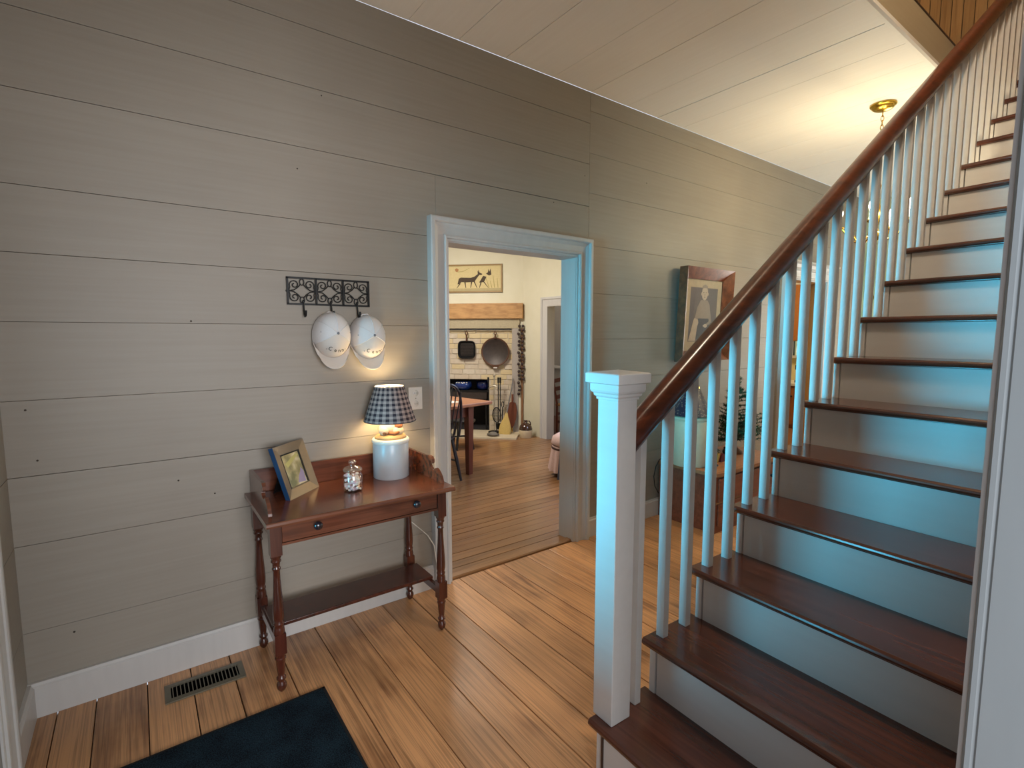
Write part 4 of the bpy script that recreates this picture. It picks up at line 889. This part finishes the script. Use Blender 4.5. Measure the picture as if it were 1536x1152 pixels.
struct('trim_6', MB().prism([(0, 0), (0.03, 0.01), (0.035, 0.03), (0.02, 0.06), (0, 0.065)], lambda p, q, a: (5.6 - p, a, 0.83 + q), 2.28, 4.8), M_white)
struct('ceiling_parlour', MB().box(4.2, 6.2, 0.11, 4.9, 2.8, 2.85), M_ceil)
point('parlour_lamp', (4.95, 3.2, 2.4), 16, (1.0, 0.9, 0.8), 0.2)

# ------------------------------------------------------------------ corner fireplace (45 degrees)
FO = (4.15, 3.3, 0); FRZ = -PI / 4
MF = Matrix.Translation(FO) @ Matrix.Rotation(FRZ, 4, 'Z')
FL = lambda x, y, z: tuple(MF @ Vector((x, y, z)))
def lb(m, x0, x1, y0, y1, z0, z1): return m.box(x0, x1, y0, y1, z0, z1)
wc = struct('wall_chimney', MB().box(-2.9, 0.06, 0.0, 0.1, 1.5, 2.9).box(-0.155, 0.06, 0.0, 0.1, 0, 1.5).box(-2.9, -2.0, 0.0, 0.1, 0, 1.5), M_plaster)
wc.matrix_world = MF
fp = thing('fireplace', 'whitewashed corner fireplace with a pine mantel beam seen through the doorway', 'fireplace', FO, FRZ)
M_soot = plain('sooty firebox', srgb(40, 36, 36), 0.9, var=0.2)
M_mortar = plain('mortar', srgb(196, 184, 164), 0.9, bump=0.4)
M_brick = paint('whitewashed brick', srgb(214, 203, 184), srgb(192, 172, 146), 0.85, (14, 14, 14), bump=0.4)
M_brick2 = paint('buff brick', srgb(216, 198, 158), srgb(202, 180, 138), 0.85, (14, 14, 14), bump=0.4)
put('mortar', MB().box(-2.0, -0.155, 0.016, 0.12, 0.79, 1.5).box(-0.505, -0.155, 0.016, 0.5, 0, 0.79).box(-2.0, -1.75, 0.016, 0.5, 0, 0.79), M_mortar, fp, local=True)
put('firebox', MB().box(-1.75, -0.505, 0.5, 0.55, 0, 0.9).box(-0.51, -0.505, 0.05, 0.5, 0, 0.79).box(-1.75, -1.745, 0.05, 0.5, 0, 0.79).box(-1.75, -0.505, 0.1, 0.55, 0.86, 0.9).box(-1.75, -0.505, 0.05, 0.5, 0.0, 0.031), M_soot, fp, local=True)
put('lintel', MB().box(-1.75, -0.5, 0.02, 0.12, 0.775, 0.80), M_iron, fp, local=True)
z = 0.032; row = 0
while z < 1.49:
    hgt = 0.075; x = -1.98 + (0.1 if row % 2 else 0); 
    while x < -0.16:
        wd = random.uniform(0.17, 0.22); x1 = min(x + wd, -0.158)
        segs = []
        if z + hgt > 0.80: segs = [(x, x1)]
        elif x1 > -0.5: segs = [(max(x, -0.503), x1)]
        elif x < -1.75: segs = [(x, min(x1, -1.752))]
        for a, b in segs:
            if b - a > 0.02: put('brick', MB().box(a + 0.005, b - 0.005, 0.007 + random.uniform(-0.004, 0.004), 0.05, z + 0.004, z + hgt - 0.004), M_brick2 if random.random() < 0.3 or z > 1.15 and random.random() < 0.6 else M_brick, fp, True, 0.004)
        x = x1 + 0.001
        if x >= -0.159: break
    z += hgt; row += 1
put('frieze_board', MB().box(-2.05, -0.05, -0.035, 0.005, 1.53, 1.667), paint('aged board', srgb(186, 172, 140), srgb(160, 146, 118), 0.6), fp, local=True, bevel=0.003)
put('hanging_rod', MB().tube([(-1.95, -0.03, 1.512), (-0.17, -0.03, 1.512)], 0.008), M_iron, fp, local=True)
put('mantel_beam', MB().box(-2.15, 0.0, -0.075, 0.003, 1.668, 1.885), M_beam, fp, local=True, bevel=0.006)
put('pilaster', MB().box(-0.156, -0.066, -0.04, 0.004, 0.0, 1.529), paint('grey board', srgb(170, 160, 150), srgb(156, 146, 136), 0.6), fp, local=True)
put('side_board', MB().box(-0.064, -0.03, -0.03, 0.004, 0.0, 1.529), M_plaster, fp, local=True)
put('corner_post', MB().box(-0.028, 0.0, -0.034, 0.003, 0.0, 1.529), plain('brown post', srgb(140, 100, 66), 0.7), fp, local=True)
put('hearth', MB().box(-2.1, -0.03, -0.50, 0.03, 0.0, 0.03), paint('hearth stone', srgb(202, 186, 156), srgb(186, 168, 138), 0.8, (10, 10, 10)), fp, local=True, bevel=0.004)

def ft_thing(name, label, cat, x, y, z, group=None):
    return thing(name, label, cat, FL(x, y, z), FRZ, group)
# picture above the mantel: plain generic animals
ep = ft_thing('animal_picture', 'long tan picture of two dark donkeys above the mantel beam', 'picture', -0.9, 0, 2.24)
o_ = lambda: None
def EB(x0, x1, z0, z1, y0, y1): return MB().box(x0 + 0.9, x1 + 0.9, y0, y1, z0 - 2.24, z1 - 2.24)
put('backing', EB(-1.5, -0.30, 2.045, 2.445, -0.012, -0.001), plain('tan papyrus', srgb(208, 190, 140), 0.8, scale=50), ep, local=True)
put('frame', frame_ring(1.2, 0.4, 0.022, 0, 0.02, 0.018, lambda a, b, d: (a - 0.6, -0.001 - d, b - 0.195)), plain('tan frame', srgb(142, 112, 58), 0.5), ep, local=True)
put('ground_band', EB(-1.48, -0.32, 2.068, 2.105, -0.0125, -0.012), plain('grey ground', srgb(178, 162, 120), 0.8), ep, local=True)
M_dk = plain('dark donkey ink', srgb(72, 58, 44), 0.8); M_ol = plain('olive reed ink', srgb(168, 152, 92), 0.8)
ef = lambda p, q, a: (0.6 - 0.0 + p - 0.0, -0.012 - a, q - 0.195)
def epoly(poly, m, name='figure'):
    put(name, MB().prism([(p - 1.2, q) for p, q in poly], ef, 0.0, 0.001), m, ep, local=True)
def donkey(x, name='donkey', half=False):
    k = 1.0
    if not half:
        epoly([(x, 0.12), (x + 0.02, 0.2), (x + 0.05, 0.215), (x + 0.2, 0.21), (x + 0.25, 0.225), (x + 0.3, 0.26), (x + 0.30, 0.285), (x + 0.285, 0.32), (x + 0.305, 0.29), (x + 0.312, 0.325), (x + 0.325, 0.285), (x + 0.37, 0.26), (x + 0.35, 0.245), (x + 0.325, 0.25), (x + 0.285, 0.2), (x + 0.25, 0.15), (x + 0.13, 0.145), (x + 0.06, 0.15), (x + 0.02, 0.12)], M_dk, name)
        for (a, b, c, d) in ((0.03, -0.015, 0.13, 0.065), (0.1, 0.12, 0.15, 0.065), (0.2, 0.19, 0.15, 0.065), (0.235, 0.285, 0.16, 0.065)):
            epoly([(x + a, c), (x + a + 0.02, c), (x + b + 0.008, d), (x + b, d)], M_dk, 'leg_mark')
    else:
        epoly([(x, 0.14), (x + 0.06, 0.235), (x + 0.11, 0.22), (x + 0.07, 0.145)], M_dk, name)
        epoly([(x + 0.1, 0.265), (x + 0.13, 0.285), (x + 0.135, 0.33), (x + 0.15, 0.29), (x + 0.168, 0.335), (x + 0.175, 0.28), (x + 0.18, 0.25), (x + 0.145, 0.238)], M_dk, 'head_mark')
        for (a, b) in ((0.02, 0.0), (0.06, 0.13)): epoly([(x + a, 0.15), (x + a + 0.018, 0.15), (x + b + 0.008, 0.065), (x + b, 0.065)], M_dk, 'leg_mark')
donkey(0.54); donkey(0.86, 'donkey', True)
epoly([(0.50, 0.33), (0.53, 0.35), (0.56, 0.33), (0.55, 0.30), (0.52, 0.295)], plain('ochre ink', srgb(168, 120, 76), 0.8), 'face_mark')
epoly([(0.54, 0.29), (0.62, 0.295), (0.72, 0.345), (0.72, 0.35), (0.62, 0.303), (0.54, 0.297)], M_ol, 'arm_mark')
for (a, b, c) in ((1.0, 0.96, 0.2), (1.04, 1.02, 0.16), (1.08, 1.06, 0.24), (1.13, 1.12, 0.2)): epoly([(a, 0.065), (a + 0.012, 0.065), (b + 0.006, c), (b, c)], M_ol, 'reed')
# pans
gp_ = ft_thing('grill_pan', 'square ribbed black grill pan hanging on the whitewashed fireplace', 'pan', -0.826, -0.03, 1.2)
sq = []
for k in range(32):
    a = 2 * PI * k / 32; c_, s_ = math.cos(a), math.sin(a)
    sq.append(((abs(c_) ** 0.45) * (1 if c_ > 0 else -1), (abs(s_) ** 0.45) * (1 if s_ > 0 else -1)))
def ringed(prof, poly, fn):
    m = MB(); n = len(poly); vs = []
    for (s, d) in prof:
        for (p, q) in poly: vs.append(fn(p * s, q * s, d))
    m.add(vs, [(j * n + k, j * n + (k + 1) % n, (j + 1) * n + (k + 1) % n, (j + 1) * n + k) for j in range(len(prof) - 1) for k in range(n)], False)
    m.add(vs[-n:], [tuple(range(n))]); m.add(vs[:n], [tuple(range(n - 1, -1, -1))])
    return m
put('pan_body', ringed([(0.11, 0.03), (0.128, -0.012), (0.132, -0.014), (0.124, -0.015), (0.104, 0.018)], sq, lambda p, q, d: (p, d, q + 0.02)), M_iron, gp_, local=True)
for k in range(10): put('rib', MB().box(-0.095, 0.095, 0.008, 0.018, -0.062 + k * 0.018, -0.055 + k * 0.018), M_cast, gp_, local=True)
put('handle', MB().tube([(0, -0.005, 0.145), (0, -0.012, 0.2), (0, -0.014, 0.235)], [0.014, 0.011, 0.012], 8).tube([(0.017 * math.cos(2 * PI * j / 12), -0.014, 0.26 + 0.025 * math.sin(2 * PI * j / 12)) for j in range(12)], 0.0075, 6, True), M_rust, gp_, local=True)
put('loop', MB().tube([(0, -0.014, 0.285), (0, 0.0, 0.318)], 0.003, 6), M_iron, gp_, local=True)
sk = ft_thing('skillet', 'large round cast iron skillet hanging beside the square grill pan', 'pan', -0.402, -0.03, 1.19)
RX_ = Matrix.Rotation(PI / 2, 3, 'X')
put('pan_body', MB().lathe([(0.17, -0.03), (0.205, 0.012), (0.208, 0.016), (0.20, 0.017), (0.166, -0.016), (0.0001, -0.016)], (0, 0, 0), 40, RX_), M_rust, sk, local=True)
put('cooking_face', MB().lathe([(0.0001, -0.0165), (0.172, -0.0165), (0.19, 0.006), (0.186, 0.006), (0.168, -0.014), (0.0001, -0.014)], (0, -0.0, 0), 40, RX_), M_cast, sk, local=True)
put('handle', MB().tube([(0, -0.012, 0.20), (0, -0.014, 0.225), (0, -0.016, 0.25)], [0.022, 0.012, 0.010], 8).tube([(0.015 * math.cos(2 * PI * j / 12), -0.016, 0.272 + 0.025 * math.sin(2 * PI * j / 12)) for j in range(12)], 0.007, 6, True), M_rust, sk, local=True)
put('pour_lug', MB().prism([(-0.055, -0.19), (0.055, -0.19), (0.035, -0.245), (-0.035, -0.245)], lambda p, q, a: (p, a, q), -0.018, -0.008).box(-0.03, 0.03, -0.0195, -0.018, -0.236, -0.222), M_rust, sk, local=True)
put('lug_hole', MB().box(-0.028, 0.028, -0.0205, -0.0185, -0.235, -0.221), M_ivory, sk, local=True)
put('loop', MB().tube([(0, -0.016, 0.297), (0, 0.0, 0.328)], 0.003, 6), M_iron, sk, local=True)
# bead strands
M_bead = plain('dark seed pods', srgb(54, 38, 36), 0.6, var=0.2)
for sx, lab in ((-0.048, 'strand of dark dried pods hanging on the fireplace edge, inner one'), (0.002, 'strand of dark dried pods hanging on the fireplace edge, corner one')):
    bd_ = ft_thing('pod_garland', lab, 'garland', sx, -0.06, 1.58, 'pod garlands beside the fireplace')
    put('string', MB().tube([(0, 0, 0.03), (0, 0, -1.0)], 0.003, 5), plain('twine', srgb(120, 96, 70), 0.9), bd_, local=True)
    proto = MB().ball((0, 0, 0), 0.0215, 0.02, 0.021, 8, 6).mesh('pod'); proto.materials.append(M_bead)
    for k in range(19 if sx < -0.02 else 15):
        o = put('pod', proto, M_bead, bd_, local=True); o.location = (0.012 * math.sin(k * 2.4), 0.006 * math.cos(k * 2.1), -0.02 - k * 0.054)
# pots on an iron trivet in the firebox
tv = ft_thing('iron_trivet', 'black iron trivet table standing in the firebox', 'trivet', -0.95, 0.2, 0.031)
put('shelf', MB().box(-0.5, 0.42, -0.16, 0.2, 0.56, 0.585), M_iron, tv, local=True)
for a in (-0.47, 0.39):
    for b in (-0.13, 0.17): put('leg', MB().tube([(a, b, 0), (a, b, 0.56)], 0.014), M_iron, tv, local=True)
put('apron', MB().box(-0.48, 0.4, -0.155, -0.145, 0.46, 0.56), M_cast, tv, local=True)
pp = ft_thing('blue_pot', 'glossy blue enamel pot with white marks on the trivet', 'pot', -0.93, 0.16, 0.617)
put('body', MB().lathe([(0.08, 0), (0.115, 0.02), (0.135, 0.06), (0.13, 0.105), (0.115, 0.12), (0.13, 0.128)], (0, 0, 0), 28), M_navy, pp, local=True)
for a in range(5): put('spot', MB().ball((0.125 * math.cos(-2.2 + a * 0.32), 0.125 * math.sin(-2.2 + a * 0.32), 0.108), 0.016, 0.012, 0.010, 8, 6), M_ivory, pp, local=True)
pp2 = ft_thing('dark_blue_pot', 'dark blue enamel pot with a lid on the trivet', 'pot', -0.625, 0.18, 0.617)
put('body', MB().lathe([(0.07, 0), (0.1, 0.02), (0.112, 0.07), (0.105, 0.115)], (0, 0, 0), 28), plain('deep blue enamel', srgb(18, 34, 90), 0.15, coat=0.6), pp2, local=True)
put('lid', MB().lathe([(0.108, 0.114), (0.105, 0.125), (0.03, 0.145), (0.012, 0.15), (0.016, 0.16), (0.0001, 0.165)], (0, 0, 0), 28), plain('deep blue lid', srgb(18, 34, 90), 0.15, coat=0.6), pp2, local=True)
# fire tools
tl_ = ft_thing('fire_tool_stand', 'iron fire tool stand with pale handles on the hearth', 'fire tools', -0.40, -0.14, 0.03)
put('base', MB().lathe([(0.09, 0), (0.09, 0.012), (0.02, 0.03)], (0, 0, 0), 20), M_iron, tl_, local=True)
put('pole', MB().tube([(0, 0, 0.02), (0, 0, 0.82)], 0.009).ball((0, 0, 0.83), 0.02), plain('pale brass', srgb(200, 190, 170), 0.3, 0.6), tl_, local=True)
put('crossbar', MB().tube([(-0.09, 0, 0.62), (-0.06, 0, 0.66), (0, 0, 0.68), (0.06, 0, 0.66), (0.09, 0, 0.62)], 0.010), plain('pale brass bar', srgb(200, 190, 170), 0.3, 0.6), tl_, local=True)
for a, h0 in ((-0.085, 0.12), (0.06, 0.14), (0.09, 0.16)):
    tt = put('tool', MB().tube([(a, -0.012, h0), (a, -0.012, 0.72)], 0.006).tube([(a, -0.012, 0.72), (a, -0.012, 0.80)], 0.013), M_iron, tl_, local=True)
put('shovel', MB().prism([(0.03, 0.05), (0.09, 0.05), (0.1, 0.14), (0.02, 0.14)], lambda p, q, a: (p, a - 0.014, q), -0.006, 0.0), M_iron, tl_, local=True)
wp = ft_thing('wire_popper', 'oval black wire mesh basket leaning before the fire tools', 'basket', -0.35, -0.275, 0.03)
put('rim', MB().tube([(0.058 * math.cos(2 * PI * j / 24), 0.05 - 0.02 * math.sin(2 * PI * j / 24), 0.27 + 0.11 * math.sin(2 * PI * j / 24)) for j in range(24)], 0.007, 6, True), M_iron, wp, local=True)
wm_ = MB()
for k in range(-4, 5): wm_.tube([(k * 0.0125, 0.06, 0.27 - 0.1 * math.sqrt(1 - (k / 4.9) ** 2)), (k * 0.0125, 0.05, 0.27), (k * 0.0125, 0.04, 0.27 + 0.1 * math.sqrt(1 - (k / 4.9) ** 2))], 0.0022, 4)
for k in range(-5, 6): wm_.tube([(-0.056 * math.sqrt(1 - (k / 6) ** 2), 0.05 - 0.0035 * k, 0.27 + k * 0.018), (0.056 * math.sqrt(1 - (k / 6) ** 2), 0.05 - 0.0035 * k, 0.27 + k * 0.018)], 0.0022, 4)
put('wires', wm_, M_iron, wp, local=True)
put('handle', MB().tube([(0, 0.065, 0.165), (0.0, 0.04, 0.0)], 0.008), M_iron, wp, local=True)
sh_ = ft_thing('ash_pan', 'grey ash pan lying on the hearth by the broom', 'pan', -0.37, -0.40, 0.03)
put('pan', MB().lathe([(0.05, 0), (0.085, 0.012), (0.09, 0.03), (0.08, 0.03), (0.05, 0.008), (0.0001, 0.006)], (0, 0, 0), 20, None, 1, 0.7), plain('grey tin', srgb(104, 98, 90), 0.5, 0.5), sh_, local=True)
put('mound', MB().ball((0, 0, 0.02), 0.07, 0.045, 0.04), plain('ash', srgb(120, 112, 100), 0.95, bump=0.5), sh_, local=True)
br = ft_thing('hearth_broom', 'yellow straw hearth broom leaning beside the fireplace pilaster', 'broom', -0.235, -0.24, 0.03)
put('straw', MB().lathe([(0.085, 0.0), (0.088, 0.05), (0.08, 0.12), (0.055, 0.19), (0.03, 0.25), (0.016, 0.31)], (0, 0, 0), 20, Matrix.Rotation(0.10, 3, 'Y'), 1, 0.35), plain('straw', srgb(206, 176, 104), 0.85, scale=120, var=0.15, bump=0.5), br, local=True)
put('handle', MB().tube([(0.03, 0.0, 0.29), (0.08, 0.12, 0.62), (0.10, 0.17, 0.78)], 0.010), plain('grey handle', srgb(110, 104, 100), 0.5), br, local=True)
bl = ft_thing('bellows', 'brown leather bellows leaning behind the straw broom', 'bellows', -0.15, -0.10, 0.03)
put('board', MB().prism([(-0.02, 0.10), (0.0, 0.06), (0.03, 0.10), (0.06, 0.2), (0.07, 0.32), (0.05, 0.42), (0.0, 0.45), (-0.05, 0.42), (-0.07, 0.32), (-0.055, 0.2)], lambda p, q, a: (p, a + 0.13 * q, q), -0.03, 0.0), plain('bellows wood', srgb(104, 54, 34), 0.4), bl, local=True)
put('nozzle', MB().tube([(0, 0.0, 0.0), (0, 0.005, 0.08)], [0.008, 0.014]), M_brass, bl, local=True)
put('grip', MB().tube([(0.0, 0.045, 0.44), (0.0, 0.055, 0.55)], 0.014), plain('bellows grip', srgb(120, 64, 40), 0.4), bl, local=True)
pk = ft_thing('poker', 'iron poker with a looped handle leaning on the bricks', 'poker', -0.285, -0.2, 0.03)
put('shaft', MB().tube([(0, 0, 0.0), (-0.005, 0.12, 0.36)], 0.007), M_iron, pk, local=True)
put('loop', MB().tube([(-0.005 + 0.018 * math.cos(2 * PI * j / 12), 0.135, 0.40 + 0.04 * math.sin(2 * PI * j / 12)) for j in range(12)], 0.006, 6, True), M_iron, pk, local=True)
# jug
jg = thing('stoneware_jug', 'stoneware jug, glossy brown shoulders over a cream base, beside the hearth', 'jug', (3.98, 3.02, 0.006))
put('base', MB().lathe([(0.078, 0), (0.082, 0.006), (0.09, 0.08), (0.096, 0.105), (0.094, 0.112)], (0, 0, 0), 28), M_cream, jg, local=True)
put('shoulder', MB().lathe([(0.094, 0.11), (0.093, 0.13), (0.082, 0.165), (0.055, 0.195), (0.026, 0.208), (0.02, 0.222), (0.026, 0.236), (0.024, 0.246), (0.0001, 0.246)], (0, 0, 0), 28), M_brown, jg, local=True)
hp = latv
put('handle', MB().tube([tuple(hp * 0.022 + Vector((0, 0, 0.228))), tuple(hp * 0.05 + Vector((0, 0, 0.232))), tuple(hp * 0.068 + Vector((0, 0, 0.205))), tuple(hp * 0.068 + Vector((0, 0, 0.178)))], 0.009), M_brown, jg, local=True)

# ------------------------------------------------------------------ kitchen table and seats
KT = thing('kitchen_table', 'wooden kitchen table with square dark legs beyond the doorway', 'table', (2.62, 1.84, 0.006), math.radians(12))
put('tabletop', MB().box(-1.55, 0.0, 0.0, 0.95, 0.715, 0.745), wood('kitchen table top', srgb(156, 98, 66), srgb(186, 126, 90), (3, 30, 30), 0.4, 0.1, 0.3, 0.2), KT, local=True, bevel=0.004)
M_kleg = wood('dark red table leg', srgb(74, 34, 26), srgb(104, 54, 40), (30, 30, 3), 0.4, 0.1)
for a in (-0.245, -1.35):
    for b in (0.10, 0.78): put('leg', MB().prism([(a - 0.036, b - 0.036), (a + 0.036, b - 0.036), (a + 0.036, b + 0.036), (a - 0.036, b + 0.036)], lambda p, q, t: (a + (p - a) * (0.7 + 0.3 * t / 0.7), b + (q - b) * (0.7 + 0.3 * t / 0.7), t), 0.0, 0.715), M_kleg, KT, local=True)
put('apron', MB().box(-1.36, -0.235, 0.095, 0.115, 0.60, 0.715).box(-1.36, -0.235, 0.765, 0.785, 0.60, 0.715).box(-0.255, -0.235, 0.1, 0.78, 0.60, 0.715), M_kleg, KT, local=True)
rn = MB().prism([(-1.2, 0.745), (-0.2, 0.745), (-0.2, 0.748), (-1.2, 0.748)], lambda p, q, a: (p, a, q), 0.2, 0.7)
runner = thing('table_runner', 'white cloth runner spread across the kitchen table', 'tablecloth', (2.62, 1.84, 0.006), math.radians(12))
put('cloth', MB().box(-1.4, -0.28, 0.18, 0.78, 0.7455, 0.7485), plain('white linen', srgb(226, 218, 200), 0.85, scale=60, bump=0.2), runner, local=True)
tw = thing('hand_towel', 'white cloth with dark print hanging off the far table edge', 'cloth', (2.62, 1.84, 0.006), math.radians(12))
put('cloth', MB().prism([(-0.24, 0.60), (-0.04, 0.54), (-0.02, 0.71), (-0.26, 0.71)], lambda p, q, a: (p, a, q), 0.951, 0.958), speckle('towel print', [srgb(216, 210, 200)] * 4 + [srgb(120, 108, 100)], 40), tw, local=True)
put('fold', MB().box(-0.26, -0.02, 0.80, 0.958, 0.7452, 0.750), plain('towel white', srgb(220, 214, 204), 0.85), tw, local=True)
def windsor(loc, rz, label):
    w_ = thing('windsor_chair', label, 'chair', loc, rz)
    put('seat', ringed([(0.19, 0.42), (0.21, 0.435), (0.21, 0.45), (0.19, 0.455)], [(math.cos(2 * PI * k / 24), math.sin(2 * PI * k / 24)) for k in range(24)], lambda p, q, d: (p, q, d)), M_blacknavy, w_, local=True)
    for a, b in ((-0.13, -0.12), (0.13, -0.12), (-0.13, 0.13), (0.13, 0.13)): put('leg', MB().tube([(a, b, 0.425), (a * 1.25, b * 1.25, 0.22), (a * 1.5, b * 1.5, 0.0)], [0.014, 0.019, 0.012]), M_blacknavy, w_, local=True)
    put('stretcher', MB().tube([(-0.16, -0.15, 0.2), (-0.16, 0.16, 0.2)], 0.010).tube([(0.16, -0.15, 0.2), (0.16, 0.16, 0.2)], 0.010).tube([(-0.16, 0.0, 0.2), (0.16, 0.0, 0.2)], 0.010), M_blacknavy, w_, local=True)
    hoop = [(0.20 * math.cos(PI * k / 18) * (1.0 if 0 < k < 18 else 0.9), -0.17 - 0.09 * math.sin(PI * k / 18), 0.45 + 0.52 * math.sin(PI * k / 18) ** 0.62) for k in range(19)]
    put('hoop', MB().tube(hoop, 0.014), M_blacknavy, w_, local=True)
    for k in range(-3, 4):
        xx = k * 0.048; zt = 0.45 + 0.52 * max(0.0, 1 - (xx * 0.9 / 0.2) ** 2) ** 0.31
        put('spindle', MB().tube([(xx * 0.8, -0.165, 0.45), (xx, -0.255, zt)], 0.0065), M_blacknavy, w_, local=True)
    return w_
windsor((1.95, 1.88, 0.006), math.radians(8), 'blue black windsor chair with a hoop back at the kitchen table')
stl = thing('milking_stool', 'dark low stool with turned legs under the kitchen table by the hearth', 'stool', (2.92, 2.95, 0.006))
put('seat', MB().lathe([(0.15, 0.34), (0.16, 0.35), (0.16, 0.37), (0.15, 0.375)], (0, 0, 0), 20), M_black, stl, local=True)
for a in range(4): put('leg', MB().tube([(0.10 * math.cos(a * PI / 2 + 0.5), 0.10 * math.sin(a * PI / 2 + 0.5), 0.34), (0.15 * math.cos(a * PI / 2 + 0.5), 0.15 * math.sin(a * PI / 2 + 0.5), 0)], [0.018, 0.015]), M_black, stl, local=True)
put('rung', MB().tube([(0.13 * math.cos(0.5), 0.13 * math.sin(0.5), 0.14), (0.13 * math.cos(0.5 + PI / 2), 0.13 * math.sin(0.5 + PI / 2), 0.14)], 0.010), M_black, stl, local=True)
# skirted stool
ss = thing('skirted_stool', 'round stool with a pale pink pleated skirt and cushion just inside the doorway', 'stool', (3.205, 1.22, 0.006))
M_pink = plain('pink check cloth', srgb(206, 176, 168), 0.9, scale=70, var=0.08)
put('cushion', MB().lathe([(0.0001, 0.30), (0.2, 0.30), (0.235, 0.34), (0.22, 0.40), (0.15, 0.44), (0.0001, 0.45)], (0, 0, 0), 32), M_pink, ss, local=True)
sk_ = MB(); vs = []; NS = 96
for j, (r, z) in enumerate([(0.225, 0.32), (0.235, 0.2), (0.25, 0.06)]):
    for k in range(NS):
        a = 2 * PI * k / NS; rr = r * (1 + 0.035 * j * math.cos(a * 16)); vs.append((rr * math.cos(a), rr * math.sin(a), z))
sk_.add(vs, [(j * NS + k, j * NS + (k + 1) % NS, (j + 1) * NS + (k + 1) % NS, (j + 1) * NS + k) for j in range(2) for k in range(NS)], True)
put('skirt', sk_, M_pink, ss, local=True)
put('ribbon', MB().lathe([(0.226, 0.285), (0.231, 0.285), (0.232, 0.305), (0.226, 0.305)], (0, 0, 0), 32), plain('dark ribbon', srgb(58, 30, 26), 0.8), ss, local=True)
for a in range(4): put('leg', MB().tube([(0.21 * math.cos(a * PI / 2 + 3.3), 0.21 * math.sin(a * PI / 2 + 3.3), 0.3), (0.235 * math.cos(a * PI / 2 + 3.3), 0.235 * math.sin(a * PI / 2 + 3.3), 0)], [0.015, 0.02]), plain('slate leg', srgb(70, 80, 100), 0.5), ss, local=True)
# ladder-back chair in the parlour
lb_ = thing('ladder_back_chair', 'dark red ladder back chair glimpsed in the room past the kitchen', 'chair', (4.85, 3.0, 0), math.radians(25))
M_lb = wood('dark red chair', srgb(70, 26, 22), srgb(110, 50, 36), (20, 20, 4), 0.35, 0.1)
for a in (-0.19, 0.19):
    put('back_post', MB().tube([(a, 0.17, 0), (a, 0.17, 0.42), (a, 0.25, 0.86)], 0.016), M_lb, lb_, local=True)
    put('leg', MB().tube([(a, -0.18, 0), (a, -0.18, 0.42)], 0.016), M_lb, lb_, local=True)
put('seat', MB().box(-0.2, 0.2, -0.19, 0.19, 0.395, 0.42), plain('rush seat', srgb(170, 130, 84), 0.8, scale=90, bump=0.4), lb_, local=True)
for z, yy in ((0.52, 0.187), (0.64, 0.21), (0.76, 0.232)): put('slat', MB().box(-0.19, 0.19, yy - 0.006, yy + 0.006, z - 0.03, z + 0.03), M_lb, lb_, local=True)
for z in (0.14, 0.26): put('rung', MB().tube([(-0.19, -0.18, z), (0.19, -0.18, z)], 0.010).tube([(-0.19, 0.17, z), (0.19, 0.17, z)], 0.010).tube([(-0.19, -0.18, z + 0.03), (-0.19, 0.17, z + 0.03)], 0.010).tube([(0.19, -0.18, z + 0.03), (0.19, 0.17, z + 0.03)], 0.010), M_lb, lb_, local=True)
